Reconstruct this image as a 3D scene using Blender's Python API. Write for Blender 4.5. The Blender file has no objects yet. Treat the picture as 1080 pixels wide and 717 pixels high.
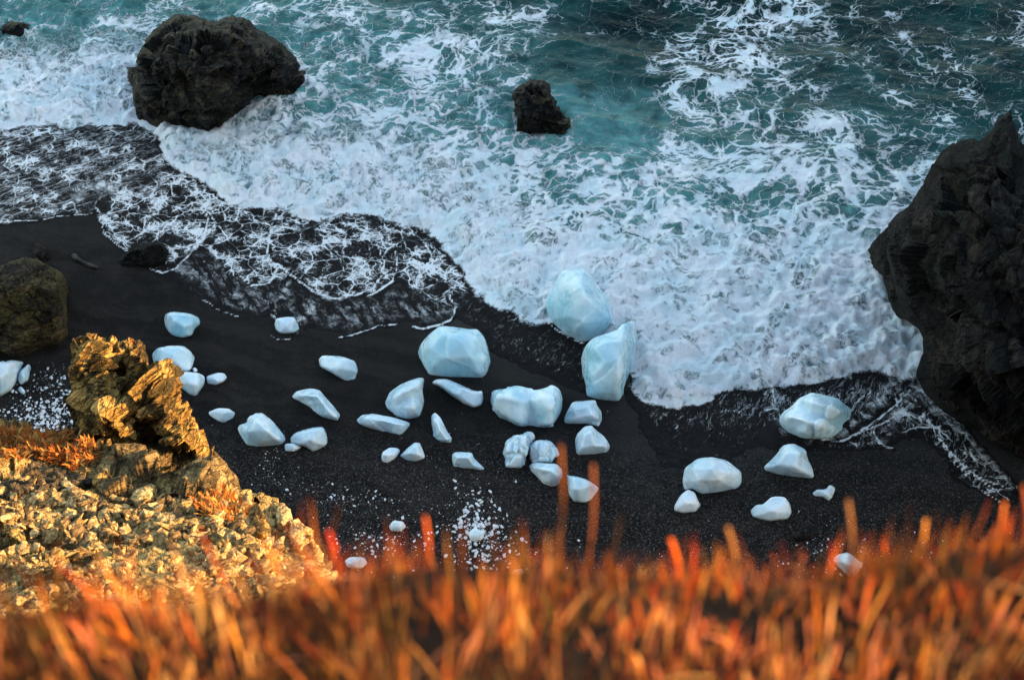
import bpy, bmesh, math, random
import numpy as np
from mathutils import Vector, noise as mnoise
from mathutils.geometry import delaunay_2d_cdt

rng = np.random.default_rng(7)
random.seed(7)
R = math.radians
scene = bpy.context.scene
COL = scene.collection

# ------------------------------------------------------------------ camera, light, exposure
CAM_Z = 47.0
PITCH = R(45.0)
FPX = 1662.0                       # focal length in pixels of the 1080 px wide photograph
CX, CY = 540.0, 358.5
cam_d = bpy.data.cameras.new('camera')
cam_o = bpy.data.objects.new('camera', cam_d)
COL.objects.link(cam_o)
cam_o.location = (0, 0, CAM_Z)
cam_o.rotation_euler = (math.pi / 2 - PITCH, 0, 0)
cam_d.sensor_width = 36.0
cam_d.lens = 36.0 * FPX / 1080.0
cam_d.clip_start = 0.1
cam_d.clip_end = 6000
cam_d.dof.use_dof = True
cam_d.dof.focus_distance = 58.0
cam_d.dof.aperture_fstop = 3.1
scene.camera = cam_o

SUN_EL = R(17.0)
SUN_H = (0.995, -0.10)            # horizontal direction towards the sun
world = bpy.data.worlds.new('World')
scene.world = world
world.use_nodes = True
wn = world.node_tree
bg = wn.nodes['Background']
sky = wn.nodes.new('ShaderNodeTexSky')
sky.sky_type = 'NISHITA'
sky.sun_disc = False
sky.sun_elevation = SUN_EL
sky.sun_rotation = math.atan2(SUN_H[0], SUN_H[1])
sky.altitude = 50
sky.air_density = 1.3
sky.dust_density = 0.6
sky.ozone_density = 1.5
wn.links.new(sky.outputs[0], bg.inputs[0])
bg.inputs[1].default_value = 0.15
sun_d = bpy.data.lights.new('sun', 'SUN')
sun_d.energy = 4.6
sun_d.angle = R(0.5)
sun_d.color = (1.0, 0.66, 0.36)
sun_o = bpy.data.objects.new('sun', sun_d)
COL.objects.link(sun_o)
sv = Vector((SUN_H[0] * math.cos(SUN_EL), SUN_H[1] * math.cos(SUN_EL), math.sin(SUN_EL)))
sun_o.rotation_euler = sv.to_track_quat('Z', 'Y').to_euler()
sun_o.location = (60, -30, 120)
scene.view_settings.view_transform = 'Standard'
scene.view_settings.look = 'None'
scene.view_settings.exposure = 2.12
scene.view_settings.use_white_balance = True
scene.view_settings.white_balance_temperature = 7700
scene.view_settings.white_balance_tint = 10
scene.view_settings.gamma = 1.0
scene.cycles.use_denoising = True
scene.cycles.max_bounces = 6
scene.cycles.diffuse_bounces = 3
scene.cycles.glossy_bounces = 2

# ------------------------------------------------------------------ camera geometry
FW = np.array([0, math.cos(PITCH), -math.sin(PITCH)])
UP = np.array([0, math.sin(PITCH), math.cos(PITCH)])
RT = np.array([1.0, 0, 0])
CAM = np.array([0, 0, CAM_Z])
GS = 0.02                          # beach plane z = GS*(50-y)

def rays(px, py):
    px = np.asarray(px, float); py = np.asarray(py, float)
    return FW + np.multiply.outer((px - CX) / FPX, RT) + np.multiply.outer(-(py - CY) / FPX, UP)

def gdepth(px, py, lift=0.0):
    """view depth at which the pixel's ray meets the beach plane"""
    r = rays(px, py)
    return (CAM_Z - GS * 50 - lift) / -(r[..., 2] + GS * r[..., 1])

def ground(px, py, lift=0.0):
    return CAM + rays(px, py) * gdepth(px, py, lift)[..., None]

def plane_z(y):
    return GS * (50 - y)

def project(P):
    v = P - CAM
    d = v @ FW
    d = np.where(d < 0.5, 0.5, d)
    return CX + FPX * (v @ RT) / d, CY - FPX * (v @ UP) / d

# ------------------------------------------------------------------ numpy noise
def _hash(ix, iy, iz, seed):
    h = (ix.astype(np.int64) * 374761393 + iy.astype(np.int64) * 668265263 + iz.astype(np.int64) * 2147483647 + seed * 1274126177) & 0xffffffff
    h = ((h ^ (h >> 13)) * 1274126177) & 0xffffffff
    h = ((h ^ (h >> 15)) * 2246822519) & 0xffffffff
    h = h ^ (h >> 16)
    return (h & 0xffffff) / float(0xffffff)

def vnoise(P, seed=0):
    i = np.floor(P); f = P - i
    u = f * f * f * (f * (f * 6 - 15) + 10)
    i = i.astype(np.int64)
    out = 0
    for a in (0, 1):
        for b in (0, 1):
            for c in (0, 1):
                w = (u[:, 0] if a else 1 - u[:, 0]) * (u[:, 1] if b else 1 - u[:, 1]) * (u[:, 2] if c else 1 - u[:, 2])
                out = out + w * _hash(i[:, 0] + a, i[:, 1] + b, i[:, 2] + c, seed)
    return out * 2 - 1

def fbm(P, seed=0, oct=4, gain=0.5, lac=2.03):
    s = 0; a = 1.0; n = 0
    for o in range(oct):
        s = s + a * vnoise(P, seed + o * 17); n += a
        P = P * lac + 11.3; a *= gain
    return s / n

def ridged(P, seed=0, oct=4):
    s = 0; a = 1.0; n = 0
    for o in range(oct):
        s = s + a * (1 - np.abs(vnoise(P, seed + o * 13))); n += a
        P = P * 2.1 + 5.7; a *= 0.5
    return s / n

def worley(P, seed=0):
    i = np.floor(P).astype(np.int64)
    f1 = np.full(len(P), 9.0); f2 = np.full(len(P), 9.0)
    cid = np.zeros(len(P)); gx = np.zeros((len(P), 3))
    for a in (-1, 0, 1):
        for b in (-1, 0, 1):
            for c in (-1, 0, 1):
                jx, jy, jz = i[:, 0] + a, i[:, 1] + b, i[:, 2] + c
                q = np.stack([jx + _hash(jx, jy, jz, seed), jy + _hash(jx, jy, jz, seed + 1), jz + _hash(jx, jy, jz, seed + 2)], 1)
                d = np.linalg.norm(P - q, axis=1)
                h = _hash(jx, jy, jz, seed + 3)
                m = d < f1
                f2 = np.where(m, f1, np.minimum(f2, d))
                cid = np.where(m, h, cid)
                gx = np.where(m[:, None], P - q, gx)
                f1 = np.where(m, d, f1)
    return f1, f2, cid, gx

def sstep(x, a, b):
    t = np.clip((x - a) / (b - a), 0, 1)
    return t * t * (3 - 2 * t)

# ------------------------------------------------------------------ object helpers
def tag(o, label=None, cat=None, group=None, kind=None):
    if label: o['label'] = label
    if cat: o['category'] = cat
    if group: o['group'] = group
    if kind: o['kind'] = kind
    return o

def mesh_np(name, V, F, mat=None, smooth=True, attrs=None):
    """F: list of faces, or an (n,3)/(n,4) integer array"""
    me = bpy.data.meshes.new(name)
    if isinstance(F, np.ndarray):
        n, k = F.shape
        me.vertices.add(len(V)); me.vertices.foreach_set('co', np.ascontiguousarray(V, dtype=np.float32).ravel())
        me.loops.add(n * k); me.loops.foreach_set('vertex_index', np.ascontiguousarray(F, dtype=np.int32).ravel())
        me.polygons.add(n)
        me.polygons.foreach_set('loop_start', np.arange(0, n * k, k, dtype=np.int32))
        me.update(calc_edges=True)
    else:
        me.from_pydata([tuple(v) for v in V], [], [tuple(f) for f in F])
    me.validate()
    if attrs:
        for an, av in attrs.items():
            av = np.asarray(av, dtype=np.float32)
            if av.ndim == 1:
                a = me.attributes.new(an, 'FLOAT', 'POINT'); a.data.foreach_set('value', av)
            else:
                a = me.attributes.new(an, 'FLOAT_COLOR', 'POINT')
                a.data.foreach_set('color', np.concatenate([av, np.ones((len(av), 1), np.float32)], 1).ravel())
    if smooth:
        me.polygons.foreach_set('use_smooth', np.ones(len(me.polygons), dtype=bool))
    if mat: me.materials.append(mat)
    me.update()
    return me

def obj(name, me, parent=None, loc=None):
    o = bpy.data.objects.new(name, me)
    COL.objects.link(o)
    if parent: o.parent = parent
    if loc is not None: o.location = loc
    return o

def recentre(me, loc):
    co = np.empty(len(me.vertices) * 3, dtype=np.float32)
    me.vertices.foreach_get('co', co)
    co = co.reshape(-1, 3) - np.asarray(loc, dtype=np.float32)
    me.vertices.foreach_set('co', co.ravel()); me.update()

# ------------------------------------------------------------------ node helper
class NT:
    def __init__(s, name):
        s.m = bpy.data.materials.new(name); s.m.use_nodes = True
        s.t = s.m.node_tree
        s.b = s.t.nodes['Principled BSDF']; s.out = s.t.nodes['Material Output']
        s._pos = None
    def node(s, ty): return s.t.nodes.new(ty)
    def put(s, sock, v):
        if v is None: return
        if hasattr(v, 'is_output') or isinstance(v, bpy.types.NodeSocket): s.t.links.new(v, sock)
        else:
            if isinstance(v, (tuple, list)) and len(v) == 3 and len(sock.default_value) == 4: v = (*v, 1)
            sock.default_value = v
    def math(s, op, a, b=None, clamp=False):
        n = s.node('ShaderNodeMath'); n.operation = op; n.use_clamp = clamp
        s.put(n.inputs[0], a); s.put(n.inputs[1], b); return n.outputs[0]
    def add(s, a, b): return s.math('ADD', a, b)
    def sub(s, a, b): return s.math('SUBTRACT', a, b)
    def mul(s, a, b): return s.math('MULTIPLY', a, b)
    def mx(s, a, b): return s.math('MAXIMUM', a, b)
    def vm(s, op, a, b=None, sc=None):
        n = s.node('ShaderNodeVectorMath'); n.operation = op
        s.put(n.inputs[0], a); s.put(n.inputs[1], b)
        if sc is not None: s.put(n.inputs['Scale'], sc)
        return n.outputs[0]
    def pos(s):
        if s._pos is None: s._pos = s.node('ShaderNodeNewGeometry').outputs['Position']
        return s._pos
    def objco(s): return s.node('ShaderNodeTexCoord').outputs['Object']
    def mapv(s, v, rot=(0, 0, 0), scale=(1, 1, 1)):
        n = s.node('ShaderNodeMapping'); s.put(n.inputs[0], v)
        n.inputs['Rotation'].default_value = rot
        m = s.node('ShaderNodeMapping'); s.put(m.inputs[0], n.outputs[0]); m.inputs['Scale'].default_value = scale
        return m.outputs[0]
    def noise(s, v, scale, detail=4, rough=0.55, dist=0.0, color=False):
        n = s.node('ShaderNodeTexNoise'); s.put(n.inputs['Vector'], v)
        n.inputs['Scale'].default_value = scale; n.inputs['Detail'].default_value = detail
        n.inputs['Roughness'].default_value = rough; n.inputs['Distortion'].default_value = dist
        return n.outputs['Color' if color else 'Fac']
    def vor(s, v, scale, feature='DISTANCE_TO_EDGE', out='Distance', rnd=1.0):
        n = s.node('ShaderNodeTexVoronoi'); n.feature = feature; s.put(n.inputs['Vector'], v)
        n.inputs['Scale'].default_value = scale; n.inputs['Randomness'].default_value = rnd
        return n.outputs[out]
    def ss(s, x, lo, hi, a=0.0, b=1.0, smooth=True):
        n = s.node('ShaderNodeMapRange'); n.interpolation_type = 'SMOOTHSTEP' if smooth else 'LINEAR'
        s.put(n.inputs['Value'], x); s.put(n.inputs['From Min'], lo); s.put(n.inputs['From Max'], hi)
        s.put(n.inputs['To Min'], a); s.put(n.inputs['To Max'], b); return n.outputs[0]
    def mix(s, f, a, b):
        n = s.node('ShaderNodeMix'); n.data_type = 'RGBA'
        s.put(n.inputs[0], f); s.put(n.inputs[6], a); s.put(n.inputs[7], b); return n.outputs[2]
    def ramp(s, f, stops):
        n = s.node('ShaderNodeValToRGB'); s.put(n.inputs[0], f)
        el = n.color_ramp.elements
        while len(el) < len(stops): el.new(0.5)
        for e, (p, c) in zip(el, stops): e.position = p; e.color = (*c, 1)
        return n.outputs[0]
    def attr(s, name, out='Fac'):
        n = s.node('ShaderNodeAttribute'); n.attribute_name = name; return n.outputs[out]
    def bump(s, h, strength=0.5, dist=0.05, normal=None):
        n = s.node('ShaderNodeBump'); s.put(n.inputs['Height'], h)
        n.inputs['Strength'].default_value = strength; n.inputs['Distance'].default_value = dist
        if normal: s.put(n.inputs['Normal'], normal)
        s.t.links.new(n.outputs[0], s.b.inputs['Normal']); return n.outputs[0]
    def set(s, **k):
        for key, v in k.items():
            s.put(s.b.inputs[{'color': 'Base Color', 'rough': 'Roughness', 'spec': 'Specular IOR Level', 'sss': 'Subsurface Weight',
                              'sssr': 'Subsurface Radius', 'ssss': 'Subsurface Scale', 'ior': 'IOR', 'coat': 'Coat Weight'}[key]], v)

# ------------------------------------------------------------------ materials
def mat_sand():
    n = NT('black_sand'); p = n.pos()
    big = n.noise(p, 0.12, 4); mid = n.noise(p, 1.3, 5, 0.6); fine = n.noise(p, 22, 4, 0.7)
    grain = n.noise(p, 90, 2, 0.6)
    v = n.vor(p, 9, 'F1', 'Distance')
    gravel = n.attr('gravel')
    c = n.mix(n.ss(big, 0.35, 0.65), (0.0058, 0.0052, 0.0052), (0.0105, 0.009, 0.0085))
    c = n.mix(n.ss(mid, 0.45, 0.75), c, (0.020, 0.0165, 0.015))
    c = n.mix(n.mul(n.ss(fine, 0.5, 0.8), 0.6), c, (0.045, 0.037, 0.033))
    c = n.mix(n.mul(n.ss(grain, 0.62, 0.8), n.ss(gravel, 0, 1, 0.15, 0.8)), c, (0.06, 0.05, 0.045))
    wet = n.attr('wet')
    band = n.noise(n.mapv(n.vm('ADD', p, n.vm('SCALE', n.noise(p, 0.25, 3, color=True), sc=3.0)), rot=(0, 0, R(14)), scale=(0.12, 1.6, 1)), 0.8, 6, 0.7)
    c = n.mix(n.ss(band, 0.42, 0.62, 0.0, 0.75), c, (0.023, 0.0192, 0.0175))
    sp = n.vor(p, 26, 'F1', 'Distance'); sc2 = n.vor(p, 26, 'F1', 'Color')
    sx = n.node('ShaderNodeSeparateColor'); n.put(sx.inputs[0], sc2)
    c = n.mix(n.mul(n.ss(sx.outputs[0], 0.80, 0.97), n.ss(gravel, 0, 1, 0.12, 0.9)), c, (0.10, 0.088, 0.08))
    c = n.mix(n.mul(wet, 0.5), c, (0.0072, 0.0068, 0.007))
    n.set(color=c, rough=n.ss(wet, 0, 1, 0.9, 0.55), spec=n.ss(wet, 0, 1, 0.08, 0.22))
    h = n.add(n.mul(fine, 0.5), n.add(n.mul(grain, 0.25), n.add(n.mul(mid, 1.3), n.mul(sp, 0.5))))
    n.bump(h, 0.8, 0.08)
    return n.m

def mat_sea():
    n = NT('sea_water_and_foam'); p = n.pos()
    dens, milk, front = n.attr('dens'), n.attr('milk'), n.attr('front')
    deep, lace, film, line = n.attr('deep'), n.attr('lace'), n.attr('film'), n.attr('line')
    stA, stB = n.attr('streak_a'), n.attr('streak_b')
    flat = n.vm('MULTIPLY', p, (1, 1, 0.25))
    def wrp(scale, det, amp): return n.vm('SCALE', n.vm('SUBTRACT', n.noise(flat, scale, det, 0.6, color=True), (0.5, 0.5, 0.5)), sc=amp)
    w1, w2, w3 = wrp(0.16, 2, 5.0), wrp(0.8, 2, 1.35), wrp(2.6, 3, 0.34)
    q = n.vm('ADD', n.vm('ADD', flat, w1), n.vm('ADD', w2, w3))
    q = n.mapv(q, rot=(0, 0, R(-20)), scale=(0.70, 1.10, 1))
    fb = n.noise(n.vm('ADD', flat, w1), 0.55, 6, 0.66, 0.4)
    fb2 = n.noise(q, 2.6, 6, 0.72)
    cl2 = n.noise(flat, 6, 6, 0.75); cl3 = n.noise(flat, 17, 4, 0.75)
    P_ = n.add(n.sub(n.mul(dens, 1.12), 0.22), n.add(n.mul(n.sub(fb, 0.5), 2.3), n.add(n.mul(n.sub(fb2, 0.5), 0.7), n.mul(n.sub(cl3, 0.5), 0.5))))
    P_ = n.math('MAXIMUM', n.math('MINIMUM', P_, 1.25), 0.03)
    def web(scale, wmax, Pw, src=q, pw=1.5, soft=0.25):
        d = n.vor(src, scale)
        w = n.add(n.mul(n.math('POWER', Pw, pw), wmax), 0.012)
        return n.ss(d, n.mul(w, soft), n.mul(w, 1.05), 1.0, 0.0)
    a = web(0.62, 0.30, P_); b = web(1.5, 0.34, P_); c = web(3.8, 0.40, n.mul(P_, 0.85))
    t1 = n.math('ABSOLUTE', n.sub(n.noise(q, 1.1, 6, 0.66, 0.4), 0.5)); th = n.ss(t1, 0.0, n.mul(P_, 0.05), 1.0, 0.0)
    vis = n.ss(P_, 0.0, 0.75, 0.35, 1.0)
    foam = n.mx(n.mul(a, vis), n.mx(n.mul(b, n.mul(vis, 0.92)), n.mx(n.mul(c, n.ss(P_, 0.15, 1.0, 0.0, 0.75)), n.mul(th, n.mul(vis, 0.6)))))
    foam = n.mx(foam, n.ss(n.add(P_, n.mul(n.sub(fb2, 0.5), 1.2)), 0.75, 1.25, 0.0, 0.95))
    cl = n.noise(n.vm('ADD', flat, n.vm('SCALE', w3, sc=0.6)), 1.5, 7, 0.68)
    body = n.ss(n.add(cl, n.add(n.mul(n.sub(cl2, 0.5), 0.8), n.mul(n.sub(cl3, 0.5), 0.9))), 0.32, 0.58, 0.36, 1.0)
    foam = n.mx(foam, n.mul(body, front))
    foam = n.ss(foam, 0.14, 0.88)
    foam = n.mul(foam, n.ss(n.add(deep, n.add(n.mul(n.sub(cl2, 0.5), 1.3), n.mul(n.sub(cl3, 0.5), 0.8))), 0.30, 0.62))
    # thin lace of the swash on the black sand
    fq = n.vm('ADD', flat, n.vm('ADD', n.vm('SCALE', w2, sc=0.55), n.vm('SCALE', w3, sc=0.9)))
    fa = n.mapv(fq, rot=(0, 0, R(25)), scale=(0.9, 1.0, 1))
    lb = n.noise(fa, 0.9, 5, 0.7); lm = n.noise(fa, 4.5, 5, 0.75)
    PL = n.mx(n.add(lace, n.add(n.mul(n.sub(lb, 0.5), 3.0), n.mul(n.sub(lm, 0.5), 0.5))), 0.02)
    PL = n.math('MINIMUM', PL, 1.1)
    l1 = web(1.1, 0.060, PL, fa, 0.8, 0.4); l2 = web(3.0, 0.14, PL, fa, 1.2, 0.3); l3 = web(7.5, 0.30, PL, fa)
    sw_ = n.noise(n.mapv(fa, rot=(0, 0, R(-30)), scale=(0.5, 2.0, 1)), 5.0, 5, 0.75)
    lv = n.ss(PL, 0.1, 0.7, 0.25, 1.0)
    lf = n.mx(n.mul(l1, lv), n.mx(n.mul(l2, n.mul(n.ss(PL, 0.15, 0.8), 0.95)), n.mul(l3, n.mul(n.ss(PL, 0.3, 1.0), 0.8))))
    lf = n.mx(lf, n.mul(n.ss(n.add(PL, n.mul(n.sub(sw_, 0.5), 2.6)), 0.55, 1.15), 0.8))
    lf = n.mul(lf, n.ss(lace, 0.02, 0.25))
    def streak(att, ang, sc, str_=(0.30, 2.2, 1)):
        v = n.mapv(fq, rot=(0, 0, ang), scale=str_)
        x = n.noise(v, sc, 6, 0.75, 0.25)
        y = n.noise(v, sc * 3.1, 4, 0.75, 0.2)
        z = n.add(n.mul(x, 0.55), n.mul(y, 0.45))
        t = n.sub(0.60, n.mul(att, 0.13))
        return n.mul(n.ss(z, t, n.add(t, 0.10)), n.ss(att, 0.0, 0.25))
    sa = n.mul(streak(stA, R(-34), 2.4), n.ss(lb, 0.36, 0.62, 0.35, 1.0)); sb = streak(stB, R(-58), 2.8)
    fl = n.mul(n.ss(n.noise(fq, 2.0, 7, 0.75), 0.34, 0.72, 0.06, 0.75), film)
    fl = n.mul(fl, n.mul(n.ss(n.noise(fq, 18, 3, 0.7), 0.35, 0.6, 0.5, 1.0), n.ss(n.noise(n.mapv(fq, rot=(0, 0, R(60)), scale=(0.35, 1.8, 1)), 1.8, 5, 0.7), 0.40, 0.58, 0.08, 1.3)))
    ln = n.mul(n.ss(n.add(line, n.add(n.mul(n.sub(lm, 0.5), 1.6), n.mul(n.sub(fb2, 0.5), 1.0))), 0.45, 0.95), n.ss(line, 0.1, 0.5, 0.0, 0.95))
    sw = n.mx(n.mx(n.mul(lf, 0.95), n.mx(n.mul(sa, 0.8), n.mul(sb, 0.65))), n.mx(n.mul(fl, 0.85), ln))
    sw = n.mul(n.ss(sw, 0.06, 0.85, 0.0, 1.0), n.attr('swash'))
    cov = n.mx(foam, sw)
    teal = n.mix(n.ss(n.noise(flat, 0.35, 3), 0.35, 0.7), (0.0002, 0.009, 0.010), (0.0004, 0.034, 0.032))
    mk = n.mul(n.mul(n.math('POWER', milk, 1.5), 1.45), n.ss(fb, 0.3, 0.7, 0.3, 1.25))
    wat = n.mix(mk, teal, (0.11, 0.34, 0.325))
    wat = n.mix(n.ss(deep, 0.75, 1.0), n.mix(n.ss(fb2, 0.35, 0.65), (0.0082, 0.0074, 0.0074), (0.0155, 0.0132, 0.0126)), wat)
    fc = n.mix(n.ss(n.add(n.mul(cl2, 0.5), n.mul(cl3, 0.5)), 0.36, 0.6), (0.80, 0.83, 0.86), (0.95, 0.94, 0.94))
    fc = n.mix(n.mul(n.ss(n.noise(flat, 0.5, 5, 0.65), 0.42, 0.62), n.mul(deep, 0.55)), fc, (0.62, 0.83, 0.86))
    col = n.mix(cov, wat, fc)
    n.set(color=col, rough=n.mx(n.ss(cov, 0.1, 0.6, 0.25, 0.8), n.ss(deep, 0, 1, 0.5, 0.0)), spec=n.mul(n.ss(cov, 0.1, 0.6, 0.06, 0.05), n.ss(deep, 0, 1, 0.8, 1.0)))
    n.set(ior=1.33)
    rip = n.noise(n.mapv(flat, rot=(0, 0, R(-20)), scale=(0.7, 1.4, 1)), 2.2, 5, 0.6)
    h = n.add(n.mul(cov, 0.7), n.add(n.mul(rip, 0.5), n.mul(n.mul(n.add(cl2, n.mul(cl3, 0.8)), cov), 1.1)))
    n.bump(h, 0.8, 0.13)
    return n.m

def mat_ice(name, tint=(0.36, 0.55, 0.64), white=(0.72, 0.79, 0.83), dirty=False):
    n = NT(name); p = n.objco()
    oi = n.node('ShaderNodeObjectInfo')
    pp = n.vm('ADD', p, n.vm('SCALE', oi.outputs['Location'], sc=1.7))
    a = n.noise(pp, 0.45, 3, 0.5, 0.6); b = n.noise(pp, 2.5, 5, 0.6); f = n.noise(pp, 16, 4, 0.7)
    g = n.node('ShaderNodeNewGeometry')
    edge = n.ss(g.outputs['Pointiness'], 0.49, 0.60)
    k = n.add(n.mul(n.ss(a, 0.34, 0.66), 0.7), n.mul(n.sub(b, 0.5), 0.35))
    k = n.math('MULTIPLY', n.add(k, n.mul(edge, 0.65)), 1.0, clamp=True)
    c = n.mix(k, tint, white)
    cr = n.math('ABSOLUTE', n.sub(n.noise(pp, 0.9, 3, 0.5, 0.8), 0.5))
    c = n.mix(n.mul(n.ss(cr, 0.0, 0.012, 1.0, 0.0), 0.15), c, (0.30, 0.55, 0.65))
    if dirty:
        d = n.noise(pp, 3.0, 4, 0.6)
        c = n.mix(n.ss(d, 0.66, 0.70), c, (0.02, 0.018, 0.018))
    # grit
    gr = n.noise(pp, 40, 2, 0.5)
    c = n.mix(n.mul(n.ss(gr, 0.74, 0.78), 0.6), c, (0.08, 0.08, 0.09))
    n.set(color=c, rough=n.ss(b, 0.35, 0.65, 0.12, 0.5), spec=0.5, sss=0.4, sssr=(0.5, 0.9, 1.0), ssss=0.25)
    n.bump(n.add(n.mul(b, 0.7), n.mul(f, 0.3)), 0.3, 0.08)
    return n.m

def mat_rock(name, cols, strat=(0.3, 0.2, 0.5), sc=1.0, bump=0.8, lichen=None, rough=0.85, moss=None):
    n = NT(name); p = n.pos()
    q = n.mapv(p, rot=strat, scale=(1, 1, 3.2))
    a = n.noise(p, 0.45 * sc, 4, 0.6); b = n.noise(q, 1.6 * sc, 8, 0.72, 0.4); f = n.noise(p, 9 * sc, 6, 0.75)
    wv = n.vm('ADD', q, n.vm('SCALE', n.noise(p, 1.3 * sc, 4, color=True), sc=0.9 / sc))
    v = n.vor(wv, 1.1 * sc); v2 = n.vor(wv, 3.1 * sc); cell = n.vor(wv, 1.1 * sc, 'F1', 'Color')
    sepc = n.node('ShaderNodeSeparateColor'); n.put(sepc.inputs[0], cell)
    k = n.add(n.mul(n.sub(a, 0.5), 1.0), n.add(n.mul(n.sub(b, 0.5), 1.5), n.mul(n.sub(f, 0.5), 0.8)))
    k = n.add(n.add(k, 0.5), n.mul(n.sub(sepc.outputs[0], 0.5), 0.35))
    c = n.ramp(k, [(0.25, cols[0]), (0.5, cols[1]), (0.78, cols[2])])
    if moss:
        m, th = moss
        c = n.mix(n.mul(n.ss(n.add(n.noise(p, 0.7 * sc, 5, 0.65), n.mul(n.sub(f, 0.5), 0.3)), th - 0.03, th + 0.05), 0.85), c, m)
    if lichen:
        l, th = lichen
        c = n.mix(n.ss(n.noise(p, 1.1 * sc, 4, 0.6), th, th + 0.05), c, l)
    crack = n.mul(n.ss(v, 0.0, 0.07), n.ss(v2, 0.0, 0.06, 0.6, 1.0))
    c = n.mix(n.mul(n.sub(1.0, crack), 0.75), c, tuple(x * 0.35 for x in cols[0]))
    n.set(color=c, rough=rough, spec=0.2)
    h = n.add(n.mul(b, 1.3), n.add(n.mul(f, 0.6), n.add(n.mul(crack, 0.5), n.mul(sepc.outputs[1], 0.5))))
    n.bump(h, min(1.0, bump + 0.15), 0.22 / sc)
    return n.m

def mat_attr_col(name, rough=0.7, trans=0.0, spec=0.2):
    n = NT(name); c = n.attr('col', 'Color')
    n.set(color=c, rough=rough, spec=spec)
    if trans:
        tr = n.node('ShaderNodeBsdfTranslucent'); n.put(tr.inputs[0], c)
        mx = n.node('ShaderNodeMixShader'); mx.inputs[0].default_value = trans
        n.t.links.new(n.b.outputs[0], mx.inputs[1]); n.t.links.new(tr.outputs[0], mx.inputs[2])
        n.t.links.new(mx.outputs[0], n.out.inputs[0])
    return n.m

M_SAND = mat_sand()
M_SEA = mat_sea()
M_ICE = mat_ice('glacier_ice')
M_ICE_BLUE = mat_ice('blue_glacier_ice', (0.26, 0.52, 0.62), (0.70, 0.81, 0.85))
M_ICE_DIRTY = mat_ice('dirty_glacier_ice', dirty=True)
M_ICE_BIT = mat_ice('crushed_ice', (0.34, 0.42, 0.49), (0.66, 0.70, 0.73))
M_SEAROCK = mat_rock('wet_dark_lava_rock', [(0.002, 0.0018, 0.0018), (0.013, 0.0108, 0.008), (0.075, 0.058, 0.032)], rough=0.6, moss=((0.06, 0.047, 0.02), 0.64))
M_CLIFF = mat_rock('dark_sea_cliff_rock', [(0.0018, 0.0016, 0.0018), (0.009, 0.0075, 0.007), (0.042, 0.032, 0.025)], strat=(0.2, 0.9, 0.3), sc=0.8, moss=((0.009, 0.014, 0.007), 0.58))
M_BROWN = mat_rock('mossy_brown_rock', [(0.009, 0.0065, 0.004), (0.045, 0.031, 0.016), (0.14, 0.10, 0.042)], moss=((0.075, 0.06, 0.018), 0.53))
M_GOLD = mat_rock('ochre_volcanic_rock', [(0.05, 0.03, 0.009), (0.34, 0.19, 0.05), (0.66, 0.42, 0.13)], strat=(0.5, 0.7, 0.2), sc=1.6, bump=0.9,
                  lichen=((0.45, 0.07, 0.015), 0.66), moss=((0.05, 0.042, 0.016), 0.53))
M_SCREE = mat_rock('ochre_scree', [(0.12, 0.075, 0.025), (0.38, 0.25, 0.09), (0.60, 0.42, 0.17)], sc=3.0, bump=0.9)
M_CLIFFTOP = mat_rock('clifftop_soil', [(0.006, 0.004, 0.002), (0.016, 0.009, 0.004), (0.04, 0.022, 0.007)], sc=2.0)
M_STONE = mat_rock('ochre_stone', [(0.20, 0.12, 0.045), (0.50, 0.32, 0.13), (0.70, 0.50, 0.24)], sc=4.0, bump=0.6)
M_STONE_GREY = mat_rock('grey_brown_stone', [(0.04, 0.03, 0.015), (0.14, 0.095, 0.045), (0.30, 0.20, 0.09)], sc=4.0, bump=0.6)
M_PEBBLE = mat_rock('black_pebble', [(0.012, 0.011, 0.012), (0.03, 0.026, 0.025), (0.09, 0.075, 0.07)], sc=5.0, bump=0.4)
M_WOOD = mat_rock('weathered_driftwood', [(0.03, 0.025, 0.02), (0.06, 0.05, 0.04), (0.11, 0.095, 0.08)], sc=3.0, bump=0.6)
M_GRASS = mat_attr_col('autumn_grass', 0.65, 0.35)
M_TUFT = mat_attr_col('orange_heath', 0.75, 0.3)

# ------------------------------------------------------------------ relief solids (boulders and ice with a surveyed outline)
def densify(pts, sp):
    out = []
    n = len(pts)
    for i in range(n):
        a = np.array(pts[i], float); b = np.array(pts[(i + 1) % n], float)
        k = max(1, int(round(np.linalg.norm(b - a) / sp)))
        for j in range(k): out.append(a + (b - a) * j / k)
    return np.array(out)

def inside(P, poly):
    x, y = P[:, 0], P[:, 1]; r = np.zeros(len(P), bool)
    n = len(poly)
    for i in range(n):
        x0, y0 = poly[i]; x1, y1 = poly[(i + 1) % n]
        if y0 == y1: continue
        c = ((y0 > y) != (y1 > y)) & (x < (x1 - x0) * (y - y0) / (y1 - y0) + x0)
        r ^= c
    return r

def seg_dist(P, pts, closed=True):
    d = np.full(len(P), 1e9); n = len(pts)
    for i in range(n if closed else n - 1):
        a = np.array(pts[i], float); b = np.array(pts[(i + 1) % n], float)
        ab = b - a; L = max(1e-9, ab @ ab)
        t = np.clip(((P - a) @ ab) / L, 0, 1)
        d = np.minimum(d, np.linalg.norm(P - (a + t[:, None] * ab), axis=1))
    return d

def chaikin(pts, it=1):
    P = np.array(pts, float)
    for _ in range(it):
        Q = np.roll(P, -1, axis=0)
        P = np.stack([P * 0.86 + Q * 0.14, P * 0.14 + Q * 0.86], 1).reshape(-1, 2)
    return P

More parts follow.
